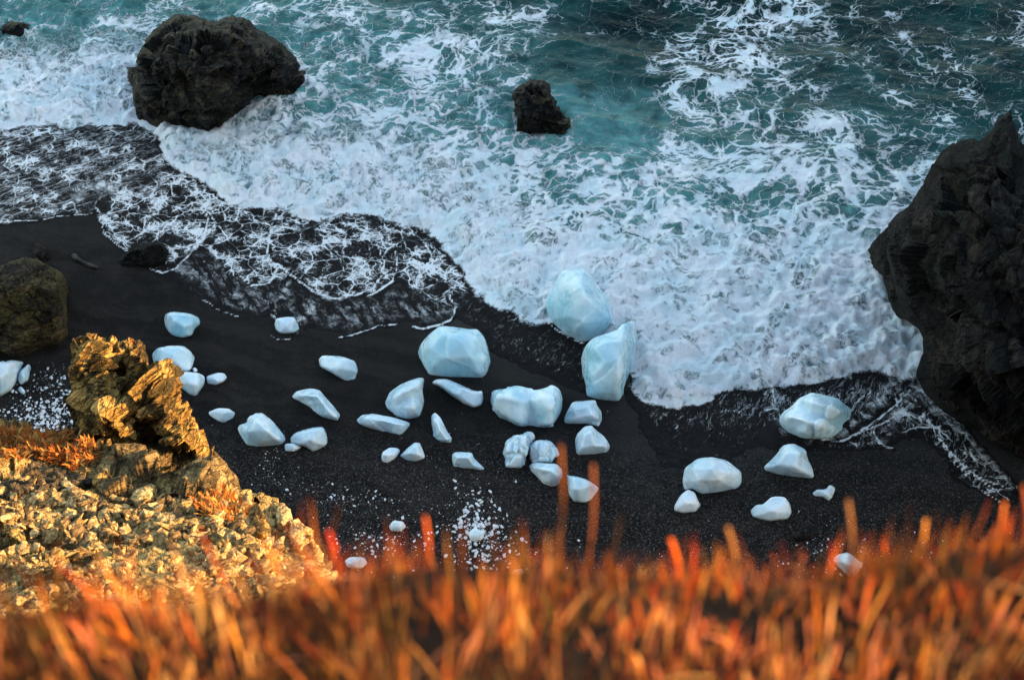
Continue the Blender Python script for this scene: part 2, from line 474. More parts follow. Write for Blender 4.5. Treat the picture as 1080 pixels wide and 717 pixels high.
def lower_chain(pts):
    P = sorted(map(tuple, pts))
    ch = []
    for p in P:            # chain with largest y (lowest in the picture)
        while len(ch) >= 2 and (ch[-1][0] - ch[-2][0]) * (p[1] - ch[-2][1]) - (ch[-1][1] - ch[-2][1]) * (p[0] - ch[-2][0]) >= 0:
            ch.pop()
        ch.append(p)
    return np.array(ch)

def facet_interp(P, outline, peaks, edges):
    """piecewise linear surface: 0 on the outline, given values at the peaks"""
    pts = [Vector(p) for p in outline] + [Vector((p[0], p[1])) for p in peaks]
    n = len(outline)
    vals = [0.0] * n + [p[2] for p in peaks]
    ed = [(n + a, n + b) for a, b in edges]
    V, E, F, ov, oe, of = delaunay_2d_cdt(pts, ed, [list(range(n))], 1, 1e-4)
    vv = [vals[o[0]] if o else 0.0 for o in ov]
    out = np.zeros(len(P))
    for f in F:
        a, b, c = (np.array(V[i]) for i in f)
        den = (b[1] - c[1]) * (a[0] - c[0]) + (c[0] - b[0]) * (a[1] - c[1])
        if abs(den) < 1e-9: continue
        u = ((b[1] - c[1]) * (P[:, 0] - c[0]) + (c[0] - b[0]) * (P[:, 1] - c[1])) / den
        v = ((c[1] - a[1]) * (P[:, 0] - c[0]) + (a[0] - c[0]) * (P[:, 1] - c[1])) / den
        w = 1 - u - v
        m = (u >= -1e-6) & (v >= -1e-6) & (w >= -1e-6)
        z = u * vv[f[0]] + v * vv[f[1]] + w * vv[f[2]]
        out = np.where(m, z, out)
    return out

def relief(outline, sp=1.6, B=0.35, seed=1, peaks=None, edges=(), facets=5, round_w=0.75, soft=2, corner=1,
           depthfn=None, skirt='ray', disp=None, rings=7, lift=0.0, shrink=0.14, edge_noise=0.0, fz=0.55, edge_w=0.35):
    r = np.random.default_rng(seed)
    OL = chaikin(outline, corner) if corner else np.array(outline, float)
    ol = densify(OL, sp)
    if edge_noise:
        k = np.concatenate([ol / 14.0, np.zeros((len(ol), 1))], 1)
        ol = ol + np.stack([fbm(k, seed, 4), fbm(k + 37, seed + 5, 4)], 1) * edge_noise
    x0, y0 = ol.min(0); x1, y1 = ol.max(0)
    gx, gy = np.meshgrid(np.arange(x0, x1, sp), np.arange(y0, y1, sp * 0.87))
    gx[1::2] += sp / 2
    G = np.stack([gx.ravel(), gy.ravel()], 1) + r.normal(0, sp * 0.08, (gx.size, 2))
    G = G[inside(G, ol)]
    G = G[seg_dist(G, ol) > sp * 0.55]
    V, E, F, *_ = delaunay_2d_cdt([Vector(p) for p in np.concatenate([ol, G])], [], [list(range(len(ol)))], 1, 1e-4)
    P = np.array([tuple(v) for v in V]); F = [tuple(f) for f in F]
    e = seg_dist(P, ol); Rm = e.max()
    t = np.clip(e / (Rm * round_w), 0, 1)
    cap = np.sqrt(1 - (1 - t) ** 2)
    c0 = P.mean(0); w, h = x1 - x0, y1 - y0
    if peaks is not None:
        pk = facet_interp(P, OL, peaks, edges)
        b = pk * np.clip(0.6 + 0.5 * cap, 0, 1) + 0.06 * cap
    else:
        b = cap.copy()
        ph = r.uniform(0, 6.28)
        for k in range(facets):
            a = ph + k * 6.283 / facets + r.uniform(-.45, .45)
            s = r.uniform(0.5, 1.1)
            g = np.array([math.cos(a) / w, math.sin(a) / h]) * 2 * s
            pl = r.uniform(0.78, 1.1) * (fz + 0.35) + (P - c0) @ g * -1 * 0.75
            b = np.minimum(b, pl)
        b = np.maximum(b, cap * 0.12)
    ch = lower_chain(ol)
    yb = np.interp(P[:, 0], ch[:, 0], ch[:, 1])
    if depthfn is None:
        D0 = gdepth(P[:, 0], yb, lift)
        scale = FPX / D0.mean()
        Bm = B * 1.3 * min(w, h) / scale
    else:
        D0 = depthfn(P[:, 0], P[:, 1]); Bm = B
    D = D0 - b * Bm
    W = CAM + rays(P[:, 0], P[:, 1]) * D[:, None]
    # boundary loop
    cnt = {}
    for f in F:
        for i in range(3):
            k = (f[i], f[(i + 1) % 3]); cnt[k] = cnt.get(k, 0) + 1
    nxt = {a: b_ for (a, b_) in cnt if (b_, a) not in cnt}
    start = next(iter(nxt)); loop = [start]
    while nxt[loop[-1]] != start and len(loop) < len(nxt) + 1: loop.append(nxt[loop[-1]])
    L = P[loop]; LW = W[loop]; LD = D[loop]
    verts = [W]; faces = list(F); base = len(W); prev = list(loop)
    cen = L.mean(0)
    for k in range(1, rings + 1):
        u = k / rings
        if skirt == 'ray':
            Lk = L + (cen - L) * shrink * u * u
            gd = gdepth(Lk[:, 0], Lk[:, 1]) * 1.004 + 0.12
            dk = LD + (np.maximum(gd, LD + 0.25) - LD) * u
            Wk = CAM + rays(Lk[:, 0], Lk[:, 1]) * dk[:, None]
        else:
            Wk = LW.copy(); cw = LW.mean(0)
            zb = plane_z(LW[:, 1]) - 0.5
            Wk[:, 2] = LW[:, 2] + (zb - LW[:, 2]) * u
            Wk[:, :2] += (LW[:, :2] - cw[:2]) * 0.25 * u * np.array([1.0, 0.6])
        verts.append(Wk); n = len(loop); cur = list(range(base, base + n)); base += n
        for i in range(n):
            j = (i + 1) % n
            faces.append((prev[j], prev[i], cur[i], cur[j]))
        prev = cur
    faces.append(tuple(reversed(prev)))
    W = np.concatenate(verts)
    # laplacian smoothing + displacement
    T = []
    for f in faces[:-1]:
        for i in range(1, len(f) - 1): T.append((f[0], f[i], f[i + 1]))
    T = np.array(T)
    EE = np.concatenate([T[:, [0, 1]], T[:, [1, 2]], T[:, [2, 0]]]); EE = np.concatenate([EE, EE[:, ::-1]])
    deg = np.bincount(EE[:, 0], minlength=len(W)).astype(float); deg[deg == 0] = 1
    for _ in range(soft):
        A = np.stack([np.bincount(EE[:, 0], W[EE[:, 1], c], len(W)) for c in range(3)], 1) / deg[:, None]
        W = W * 0.45 + A * 0.55
    def normals(W):
        n = np.cross(W[T[:, 1]] - W[T[:, 0]], W[T[:, 2]] - W[T[:, 0]])
        N = np.stack([np.bincount(T.ravel(), np.repeat(n[:, c], 3), len(W)) for c in range(3)], 1)
        return N / np.maximum(1e-12, np.linalg.norm(N, axis=1))[:, None]
    N = normals(W)
    # faces are wound so that normals may point inwards: fix by sign against the camera
    if (N[:len(P)] @ FW).mean() > 0:
        faces = [tuple(reversed(f)) for f in faces]; N = -N
    if disp is not None:
        wg = edge_w + (1 - edge_w) * np.clip(e / max(3.0, Rm * 0.35), 0, 1)
        wg = np.concatenate([wg] + [np.full(len(loop), edge_w + (0.8 - edge_w) * k / rings) for k in range(1, rings + 1)])
        W = W + disp(W, N) * wg[:, None]
    return W, faces

def place(name, W, faces, mat, smooth=True, attrs=None, parent=None):
    c = W.mean(0); loc = np.array([c[0], c[1], plane_z(c[1])])
    me = mesh_np(name, W - loc, faces, mat, smooth, attrs)
    return obj(name, me, parent, Vector(loc))

# displacements
def cellvec(cid):
    a = cid * 977.13 % 6.2832; z = (cid * 613.7 % 2.0) - 1; r = np.sqrt(np.maximum(0, 1 - z * z))
    return np.stack([np.cos(a) * r, np.sin(a) * r, z], 1)

def d_ice(amp=0.05, seed=0, size=1.0):
    def f(W, N):
        out = fbm(W * 1.1, seed, 3) * amp + fbm(W * 6, seed + 9, 3) * amp * 0.12
        wv = np.stack([fbm(W * 0.8 + k * 9, seed + k, 2) for k in range(3)], 1) * 0.15
        for lv, (fr, am) in enumerate(((0.7, 1.2), (2.4, 0.12))):
            f1, f2, cid, g = worley((W / size + wv) * fr + 3 * lv, seed + 5 * lv)
            out = out + amp * am * ((cid - 0.5) * 0.25 + (g * cellvec(cid)).sum(1))
        return N * out[:, None]
    return f

def d_crumbly(amp=0.10, seed=0):
    def f(W, N):
        f1, f2, cid, g = worley(W * 2.2, seed)
        return N * ((cid - 0.5) * amp + (np.minimum(f2 - f1, 0.25) - 0.2) * amp * 2.4)[:, None]
    return f

def rotm(ax, ay, az):
    cx, sx, cy, sy, cz, sz = math.cos(ax), math.sin(ax), math.cos(ay), math.sin(ay), math.cos(az), math.sin(az)
    return np.array([[1, 0, 0], [0, cx, -sx], [0, sx, cx]]) @ np.array([[cy, 0, sy], [0, 1, 0], [-sy, 0, cy]]) @ np.array([[cz, -sz, 0], [sz, cz, 0], [0, 0, 1]])

def d_rock(amp, size, seed=0, rot=(0.3, 0.5, 0.2), strat=2.2, fine=1.0, bed=0.28):
    M = rotm(*rot)
    def cellvec(cid):
        a = cid * 977.13 % 6.2832; z = (cid * 613.7 % 2.0) - 1; r = np.sqrt(np.maximum(0, 1 - z * z))
        return np.stack([np.cos(a) * r, np.sin(a) * r, z], 1)
    def f(W, N):
        out = 0
        Q0 = (W @ M) / size
        wv = np.stack([fbm(W / size * 1.1 + k * 9, seed + k, 3) for k in range(3)], 1)
        for lv, (fr, am) in enumerate(((0.8, 1.0), (2.0, 0.55), (4.6, 0.26 * fine))):
            Q = (Q0 + 0.16 * wv) * fr * np.array([1, 1, strat ** (0.35 if lv == 2 else 0.8)]) + 4.1 * lv
            f1, f2, cid, g = worley(Q, seed + 7 * lv)
            out = out + am * ((cid - 0.5) * 1.15 + (g * cellvec(cid)).sum(1) * 1.25 - 0.22 * (1 - sstep(f2 - f1, 0, 0.10)))
        # bedding steps along one direction
        u = Q0[:, 2] * 2.2 + 0.5 * wv[:, 0]
        out = out + bed * (np.abs((u % 1.0) - 0.35) - 0.3)
        out = out + 0.10 * fine * fbm(W / size * 9, seed + 3, 4)
        return N * (amp * out)[:, None]
    return f

# ------------------------------------------------------------------ beach
def grid_axis(lo, hi, step, far_lo, far_hi, g=1.25):
    core = list(np.arange(lo, hi + 1e-6, step))
    a = []; x = lo; s = step
    while x > far_lo: s *= g; x -= s; a.append(x)
    b = []; x = hi; s = step
    while x < far_hi: s *= g; x += s; b.append(x)
    return np.array(a[::-1] + core + b)

def sheet(xs, ys):
    X, Y = np.meshgrid(xs, ys)
    nx, ny = len(xs), len(ys)
    i = np.arange((ny - 1) * (nx - 1)); r = i // (nx - 1); c = i % (nx - 1); v = r * nx + c
    return X.ravel(), Y.ravel(), np.stack([v, v + 1, v + nx + 1, v + nx], 1)

# water map, surveyed in picture coordinates of the photograph and laid onto the ground plane
SEA_EDGE = [(-900, 130), (0, 138), (60, 136), (140, 132), (165, 142), (180, 165), (200, 188), (240, 214), (300, 228), (350, 232), (405, 230), (440, 247),
            (470, 262), (488, 285), (500, 312), (520, 330), (548, 340), (580, 338), (620, 352), (655, 385), (672, 412), (692, 428), (715, 432),
            (745, 420), (780, 414), (815, 412), (850, 404), (900, 402), (945, 398), (968, 396), (985, 420), (1100, 470), (1300, 480), (2200, 470),
            (2200, -1200), (-900, -1200)]
S_LEFT = [(-300, 130), (0, 132), (165, 130), (185, 180), (165, 205), (115, 212), (100, 226), (60, 231), (0, 234), (-300, 236)]
S_LACE = [(102, 232), (112, 205), (160, 190), (170, 150), (205, 188), (250, 212), (330, 228), (410, 226), (450, 250), (492, 285), (496, 318), (478, 332), (462, 322),
          (440, 318), (420, 300), (395, 312), (362, 316), (335, 312), (305, 294), (285, 300), (262, 303), (235, 292), (218, 262), (200, 272), (186, 285),
          (160, 287), (172, 275), (150, 262), (135, 264), (118, 258), (106, 245)]
S_FILM = [(160, 286), (215, 258), (290, 290), (340, 312), (430, 300), (495, 318), (484, 332), (470, 345), (440, 350), (436, 343), (420, 342), (395, 348),
          (370, 358), (345, 352), (318, 346), (300, 336), (268, 338), (240, 330), (215, 318), (188, 304)]
S_MID = [(480, 285), (520, 325), (560, 336), (600, 345), (640, 370), (660, 410), (640, 425), (600, 410), (570, 395), (530, 380), (500, 350), (470, 330)]
S_RIGHT = [(665, 405), (700, 425), (760, 410), (860, 400), (965, 390), (975, 425), (930, 440), (880, 470), (800, 475), (760, 490), (700, 488), (672, 455)]
S_TAIL = [(855, 470), (900, 455), (950, 420), (962, 400), (985, 418), (1020, 455), (1075, 520), (1068, 532), (1020, 520), (985, 480), (960, 462), (930, 474), (890, 470)]
def crop(ox, oy, sc, pts): return [(ox + x / sc, oy + y / sc) for x, y in pts]
FC = (0, 220, 2.989); RC = (360, 220, 2.989); BC = (700, 420, 2.413); AC = (150, 310, 3.771)
LINES = [
    (crop(*FC, [(300, 0), (318, 20), (313, 50), (330, 85), (370, 120), (405, 130)]), 1.4),
    (crop(*FC, [(600, -60), (650, 0), (655, 50), (645, 95), (600, 150), (560, 190), (510, 205), (475, 195)]), 1.5),
    (crop(*FC, [(745, 210), (790, 245), (840, 235), (870, 190), (850, 150), (850, 80), (870, 20)]), 1.3),
    (crop(*FC, [(870, 175), (930, 220), (990, 265), (1040, 280), (1080, 285)]), 1.6),
    (crop(*RC, [(0, 275), (40, 270), (100, 250), (125, 215), (130, 170), (110, 120)]), 1.3),
    (crop(*RC, [(165, 140), (175, 190), (160, 235), (110, 265), (80, 275)]), 1.3),
    (crop(*RC, [(225, 375), (260, 388), (310, 370), (345, 350), (360, 310), (335, 270)]), 1.7),
    (crop(*RC, [(0, 412), (60, 395), (110, 370), (170, 362)]), 1.0),
    (crop(*FC, [(640, 290), (660, 298), (700, 325), (750, 342)]), 1.0),
    (crop(*FC, [(245, 600), (260, 640), (300, 670)][:0] or [(500, 95), (520, 140), (530, 190)]), 0.6),
    (crop(*AC, [(500, 168), (550, 185), (600, 172)]), 0.8),
    (crop(*BC, [(405, 103), (450, 105), (500, 85), (560, 40), (600, 8), (625, -20)]), 1.5),
    (crop(*BC, [(530, 85), (545, 115), (585, 130)]), 1.3),
    (crop(*BC, [(505, 85), (560, 62), (600, 40), (630, 10)]), 1.2),
    (crop(*BC, [(640, 0), (655, 45), (700, 110), (760, 180), (820, 212), (893, 236)]), 1.0),
    (crop(*BC, [(660, 35), (690, 95), (740, 172), (800, 232), (855, 266)]), 1.2),
    (crop(*BC, [(690, 90), (730, 140), (790, 200), (850, 240)]), 0.9),
    (crop(*BC, [(590, 0), (600, 50), (640, 78), (690, 82)]), 1.2),
    ([(817, 412), (819, 425), (824, 440), (834, 455)], 1.2),
    ([(575, 336), (584, 346), (600, 356), (616, 362)], 1.2),
    ([(0, 233), (30, 233), (60, 230), (100, 226)], 0.8),
]
SOFT = [(crop(*AC, [(528, 95), (530, 55), (550, 10), (580, -40)]), 4.0), (crop(*AC, [(618, 140), (655, 100), (700, 45), (750, 5)]), 4.5),
        ([(84, 206), (96, 198), (115, 198), (130, 204)], 9.0), ([(855, 462), (890, 450), (925, 425), (945, 400)], 7.0), ([(925, 462), (950, 435), (968, 405)], 8.0), ([(968, 400), (985, 430), (1015, 460), (1060, 512)], 6.0), ([(818, 410), (822, 440), (830, 452)], 5.0)]
DENS_ROWS = [   # y = -30, 0, 30 ... ; x = 0, 60 ... 1080; tenths of foam cover
    "4434544443434443323",
    "4345455443334455323",
    "4355455554311663333",
    "6566545565216733323",
    "8877666665116642333",
    "9988776665116653433",
    "9988877776326665433",
    "9998888877757766665",
    "9999998888777777776",
    "9999999998888888888",
    "9999999999999999999",
    "9999999999999999999",
    "9999999999999999999",
    "9999999999999999999",
    "9999999999999999999",
    "9999999999999999999",
    "9999999999999999999"]
MILK_ROWS = [
    "4455543322111111101",
    "6566655443211111100",
    "7676666543200111111",
    "6776666654211121111",
    "8877777765322322111",
    "8888888877654433211",
    "8888888888776544321",
    "8888888888877655443",
    "8888888888888766554",
    "8888888888888877665",
    "8888888888888888776",
    "8888888888888888887",
    "8888888888888888888",
    "8888888888888888888",
    "8888888888888888888",
    "8888888888888888888",
    "8888888888888888888"]
def lookup(rows, px, py):
    A = np.array([[int(c) for c in r] for r in rows], float) / 10
    x = np.clip(px / 60, 0, A.shape[1] - 1.001); y = np.clip((py + 30) / 30, 0, A.shape[0] - 1.001)
    i, j = x.astype(int), y.astype(int); u, v = x - i, y - j
    u = u * u * (3 - 2 * u); v = v * v * (3 - 2 * v)
    return (A[j, i] * (1 - u) + A[j, i + 1] * u) * (1 - v) + (A[j + 1, i] * (1 - u) + A[j + 1, i + 1] * u) * v

def sdf(P, poly):
    d = seg_dist(P, poly); return np.where(inside(P, poly), d, -d)

xs = grid_axis(-40, 40, 1.0, -3000, 3000); ys = grid_axis(24, 90, 1.0, -300, 4000)
X, Y, F = sheet(xs, ys)
Z = plane_z(Y); Z = np.where(Y > 150, plane_z(150), Z)
Z = np.where(Y > 95, Z - 0.5, Z)
px, py = project(np.stack([X, Y, Z], 1))
PP = np.stack([px, py], 1)
wet = np.clip(1 + (sdf(PP, SEA_EDGE)) / 130, 0, 1) * (Y > 20)
grav = np.clip((py - 430) / 80, 0, 1)
beach = obj('beach', mesh_np('beach', np.stack([X, Y, Z], 1), F, M_SAND, True, {'wet': wet, 'gravel': grav}))
tag(beach, kind='structure')

# ------------------------------------------------------------------ sea with foam
xs = grid_axis(-27, 29, 0.11, -3000, 3000, 1.3); ys = grid_axis(33, 80, 0.11, 28, 4000, 1.3)
X, Y, F = sheet(xs, ys)
Z0 = np.where(Y > 90, plane_z(90), plane_z(Y))
px, py = project(np.stack([X, Y, Z0], 1))
W2 = np.stack([X, Y, X * 0], 1)
near = (px > -500) & (px < 1600) & (py > -500) & (py < 1100)
jit = np.stack([fbm(W2 * 0.55, 3, 4), fbm(W2 * 0.55 + 31, 4, 4)], 1) * 13 + np.stack([fbm(W2 * 2.6, 5, 3), fbm(W2 * 2.6 + 31, 6, 3)], 1) * 4.0
PP = np.stack([px, py], 1)
PJ = PP + jit
Sd = sdf(PJ, SEA_EDGE)
deep = sstep(Sd, -4, 7)
sl = sstep(sdf(PJ, S_LEFT), -5, 6); sc_ = sstep(sdf(PP + jit * 0.5, S_LACE), -3, 7)
sf = sstep(sdf(PP + jit * 0.35, S_FILM), -2, 14); sm = sstep(sdf(PJ, S_MID), -6, 18)
sr_d = sdf(PJ, S_RIGHT); sr = sstep(sr_d, -10, 25); stl = sstep(sdf(PJ, S_TAIL), -6, 8)
line = np.zeros(len(X))
sub = (px > -20) & (px < 1100) & (py > 120) & (py < 560)
for pts, wd in LINES:
    d = seg_dist(PP[sub] + jit[sub] * 0.28, pts, closed=False)
    line[sub] = np.maximum(line[sub], np.exp(-(d / (wd * 1.25)) ** 2))
softl = np.zeros(len(X))
for pts, wd in SOFT:
    d = seg_dist(PP[sub] + jit[sub] * 0.4, pts, closed=False)
    softl[sub] = np.maximum(softl[sub], np.exp(-(d / wd) ** 2))
swash = np.maximum.reduce([np.minimum(1, softl * 2), sl, sc_, sf, sm, sr, stl, np.minimum(1, line * 2)])
dens = lookup(DENS_ROWS, px, py); milk = lookup(MILK_ROWS, px, py)
dens = dens + fbm(W2 * 0.22, 21, 3) * 0.10 * (dens < 0.85)
outside_view = (~near)
frontw = sstep(Sd, 0, 4) * (1 - sstep(Sd, 55, 120)) * 0.9
frontw = np.maximum(frontw, sstep(dens, 0.80, 0.93) * 0.8 * deep)
foamline_decay = np.clip((py - 180) / 40, 0, 1)
fade_r = np.clip(1 - (py - 412) / 75, 0.05, 1)
attrs = {'dens': dens, 'milk': milk, 'front': frontw, 'deep': deep,
         'lace': np.maximum(sc_ * 0.50, np.maximum(sl * 0.38, stl * 0.26)) * (1 - deep), 'film': np.maximum(np.maximum(sf * (1 - 0.6 * sc_), np.maximum(sl * 0.2, sc_ * 0.35)), softl * 2.0),
         'line': line, 'streak_a': np.maximum(sl * 1.0, sm * 0.5) , 'streak_b': np.maximum(np.maximum(sr * fade_r * 1.15, stl * 0.7), sm * 0.5),
         'swash': swash}
# shape: thin film over the sand, a lumpy foam front, chop behind
d_m = np.clip(Sd, 0, 400) / 25.0
lump = fbm(W2 * 0.9, 41, 4); lump2 = 1 - np.abs(fbm(W2 * 2.1, 45, 4)); f1, f2, _, _ = worley(W2 * 1.6 + 0.35 * np.stack([lump, lump2, lump], 1), 9)
Q = W2 @ rotm(0, 0, R(18)).T * np.array([0.16, 0.34, 1])
chop = ridged(Q, 50, 5) - 0.6 + 0.5 * fbm(W2 * np.array([0.07, 0.12, 1]), 52, 3)
foamh = sstep(d_m, 0, 0.9) * 0.38 + sstep(d_m, 0, 0.5) * ((0.5 - f1) * 0.42 + lump * 0.30 + (lump2 - 0.8) * 0.4) * np.clip(1.15 - d_m / 9, 0.12, 1)
h = foamh + sstep(d_m, 1, 8) * (0.30 + 0.6 * chop)
h = np.where(near, h, np.where(Sd > 0, 0.35 + 0.5 * chop, 0))
film_h = np.where(swash + deep > 0.02, -0.02 + 0.04 * sstep(np.maximum(swash, deep), 0.02, 0.4), -0.05)
Z = Z0 + film_h + np.maximum(h, 0) * deep
Z = np.where(outside_view & (Sd < 0), Z0 - 0.3, Z)
sea = obj('sea', mesh_np('sea', np.stack([X, Y, Z], 1), F, M_SEA, True, attrs))
tag(sea, kind='structure')

# ------------------------------------------------------------------ sea rocks
C1 = (0, 0, 2.989); C2 = (360, 0, 2.989)
def rock(name, outline, label, cat, mat, B=0.4, sp=1.7, seed=1, amp=0.25, size=1.6, peaks=None, edges=(), group=None, **k):
    rot = k.pop('rot', (0.3, 0.5, 0.2)); strat = k.pop('strat', 2.2); bed = k.pop('bed', 0.28)
    W, F = relief(outline, sp, B, seed, peaks, edges, disp=d_rock(amp, size, seed, rot, strat, 1.0, bed), **k)
    o = place(name, W, F, mat, smooth=False)
    return tag(o, label, cat, group)
rock('sea_rock', crop(*C1, [(396, 215), (430, 203), (438, 155), (470, 110), (520, 70), (560, 55), (605, 52), (640, 75), (690, 70), (770, 58), (800, 100), (850, 120),
     (910, 160), (950, 200), (972, 215), (970, 255), (940, 290), (880, 305), (820, 315), (770, 345), (720, 390), (660, 428), (600, 410), (500, 400), (440, 380), (415, 330), (405, 280)]),
     'massive dark lava rock standing in the surf at the upper left', 'rock', M_SEAROCK, B=0.62, sp=1.25, seed=3, amp=0.5, edge_w=0.3, size=2.6, strat=1.6, bed=0.7, rot=(0.4, 0.7, 0.2),
     peaks=[(x / 2.989, y / 2.989, z) for x, y, z in [(560, 130, .65), (700, 120, .8), (780, 150, .85), (860, 200, .8), (640, 220, 1.0), (720, 210, 1.05), (700, 290, .85), (560, 290, .4), (480, 300, .25), (640, 350, .6), (880, 260, .55), (500, 200, .55)]],
     edges=[(4, 5), (5, 2), (5, 6), (6, 9), (0, 1)], corner=0, soft=0, edge_noise=1.6)
rock('sea_rock', crop(*C2, [(535, 300), (550, 285), (580, 265), (600, 255), (640, 262), (660, 300), (690, 340), (715, 370), (720, 400), (710, 435), (690, 440), (650, 425), (600, 432), (560, 430), (555, 380), (552, 330)]),
     'small brown-black rock alone in the foam at the upper centre', 'rock', M_SEAROCK, B=0.6, sp=1.1, seed=12, amp=0.34, size=1.1, soft=1, edge_noise=1.2)
rock('sea_rock', crop(*C1, [(-40, 110), (0, 90), (30, 75), (80, 70), (120, 85), (125, 95), (95, 105), (75, 138), (45, 130), (10, 118), (-30, 125)]),
     'low wet rock awash at the far upper left corner', 'rock', M_SEAROCK, B=0.35, sp=1.2, seed=22, amp=0.18, size=1.0, soft=2, edge_noise=1.5)
# ------------------------------------------------------------------ rocks on the beach
rock('beach_boulder', crop(*FC, [(-160, 220), (-60, 190), (0, 182), (30, 165), (90, 155), (150, 175), (200, 205), (213, 240), (207, 330), (213, 380), (205, 420), (130, 445), (50, 470), (0, 468), (-100, 460), (-170, 400)]),
     'block of mossy brown rock on black sand at the left edge', 'boulder', M_BROWN, B=0.42, sp=1.5, seed=31, amp=0.20, size=1.5,
     peaks=[(x / 2.989, 220 + y / 2.989, z) for x, y, z in [(-60, 300, .8), (30, 250, .75), (110, 240, .8), (180, 265, .85), (175, 360, .7), (100, 400, .5), (20, 400, .55)]], edges=[(0, 1), (1, 2), (2, 3), (3, 4)], soft=1, edge_noise=1.2)
rock('beach_boulder', crop(*FC, [(370, 165), (400, 130), (450, 120), (500, 100), (530, 130), (525, 165), (480, 187), (430, 184), (375, 178)]),
     'dark wet rock lapped by the swash lace on the left', 'boulder', M_CLIFF, B=0.35, sp=1.2, seed=33, amp=0.14, size=0.9, soft=1, edge_noise=1.4)
rock('beach_boulder', crop(*FC, [(100, 140), (115, 108), (150, 125), (162, 150), (150, 165), (110, 160)]),
     'small greenish rock behind the mossy block at the left edge', 'boulder', M_CLIFF, B=0.45, sp=1.1, seed=35, amp=0.08, size=0.6, soft=1, edge_noise=0.8)
rock('beach_boulder', crop(690, 400, 3.261, [(455, 545), (490, 525), (540, 515), (570, 525), (555, 545), (510, 556), (470, 556)]),
     'flat greenish slab of rock half buried below the ice on the right', 'boulder', M_CLIFF, B=0.25, sp=1.2, seed=37, amp=0.06, size=0.6, soft=2, edge_noise=0.8)
# right headland
HEAD = [(1065, 119), (1070, 128), (1075, 150), (1082, 168), (1115, 172), (1160, 190), (1210, 240), (1240, 330), (1250, 430), (1230, 500), (1180, 520),
        (1120, 500), (1075, 480), (1040, 462), (1012, 446), (990, 432), (974, 415), (966, 396), (972, 372), (973, 357), (967, 345),
        (947, 330), (937, 314), (930, 290), (914, 282), (907, 268), (936, 238), (955, 222), (967, 207), (984, 174), (994, 159), (1014, 149), (1033, 150), (1046, 140), (1056, 127)]
rock('headland_rock', HEAD, 'towering black headland rock filling the right edge beside the surf', 'rock', M_CLIFF, B=0.42, sp=1.9, shrink=0.3, edge_w=0.08, seed=42, amp=0.85, size=4.0, bed=0.8,
     peaks=[(1063, 150, .3), (1035, 200, .45), (1010, 260, .6), (985, 300, .45), (1040, 330, .8), (1020, 390, .6), (1090, 240, .7), (1110, 400, .95), (1060, 440, .5), (1140, 460, .8), (1000, 215, .25)],
     edges=[(0, 1), (1, 2), (2, 4), (4, 7)], soft=0, edge_noise=1.6, rot=(0.2, 0.9, 0.3), strat=1.7, rings=10, corner=0)

# ------------------------------------------------------------------ driftwood
def driftwood():
    a = ground(77, 271)[None][0]; b = ground(103, 285)
    a = np.array(a); b = np.array(b); n = 14; k = 9
    V = []; F = []
    ax = (b - a) / np.linalg.norm(b - a); up = np.array([0, 0, 1.0]); sd = np.cross(ax, up)
    for i in range(n + 1):
        t = i / n; c = a + (b - a) * t + up * (0.09 + 0.02 * math.sin(t * 7)) + sd * 0.05 * math.sin(t * 4)
        r = 0.10 + 0.03 * math.sin(t * 9 + 1) - 0.03 * t
        if i in (0, n): r *= 0.7
        for j in range(k):
            th = j / k * 2 * math.pi
            rr = r * (1 + 0.2 * math.sin(th * 3 + t * 5))
            V.append(c + sd * math.cos(th) * rr + up * math.sin(th) * rr)
    for i in range(n):
        for j in range(k):
            F.append((i * k + j, i * k + (j + 1) % k, (i + 1) * k + (j + 1) % k, (i + 1) * k + j))
    F.append(tuple(range(k))[::-1]); F.append(tuple(n * k + j for j in range(k)))
    # broken branch stub
    c = a + (b - a) * 0.35 + up * 0.12; d = sd * 0.5 + up * 0.25 - ax * 0.2; s = len(V)
    for q, r in ((0, 0.05), (1, 0.02)):
        for j in range(6):
            th = j / 6 * 2 * math.pi
            V.append(c + d * q * 0.6 + ax * math.cos(th) * r + up * math.sin(th) * r)
    for j in range(6): F.append((s + j, s + (j + 1) % 6, s + 6 + (j + 1) % 6, s + 6 + j))
    F.append(tuple(s + 6 + j for j in range(6)))
    o = place('driftwood', np.array(V), F, M_WOOD)
    tag(o, 'grey driftwood branch lying on black sand behind the mossy block', 'driftwood')
driftwood()

# ------------------------------------------------------------------ ice blocks
AA = (150, 310, 3.771); BB = (360, 330, 4.218); CC = (500, 380, 4.483); DD = (560, 270, 4.479); EE_ = (690, 400, 3.261); GG = (340, 420, 2.413)
GI = 'ice blocks stranded on the black beach'
def ice(c, pts, label, seed, B=0.42, peaks=None, edges=(), mat=None, sp=None, amp=0.045, **k):
    ol = crop(*c, pts)
    a = np.array(ol); w, h = a.max(0) - a.min(0)
    sp = sp or max(0.8, min(1.5, min(w, h) / 26))
    pk = [(c[0] + x / c[2], c[1] + y / c[2], z) for x, y, z in peaks] if peaks else None
    disp = k.pop('disp', None) or d_ice(amp * max(0.5, min(2.2, max(w, h) / 45)), seed, max(0.8, max(w, h) / 48))
    k['soft'] = k.get('soft', 2) + 1
    k.setdefault('corner', 0); k.setdefault('edge_w', 0.5)
    if k['corner'] == 0: ol = [tuple(p) for p in chaikin(ol, 1)]; 
    W, F = relief(ol, sp, B, seed, pk, edges, disp=disp, **k)
    W[:, 2] -= 0.04
    o = place('ice_block', W, F, mat or M_ICE)
    return tag(o, label, 'ice block', GI)

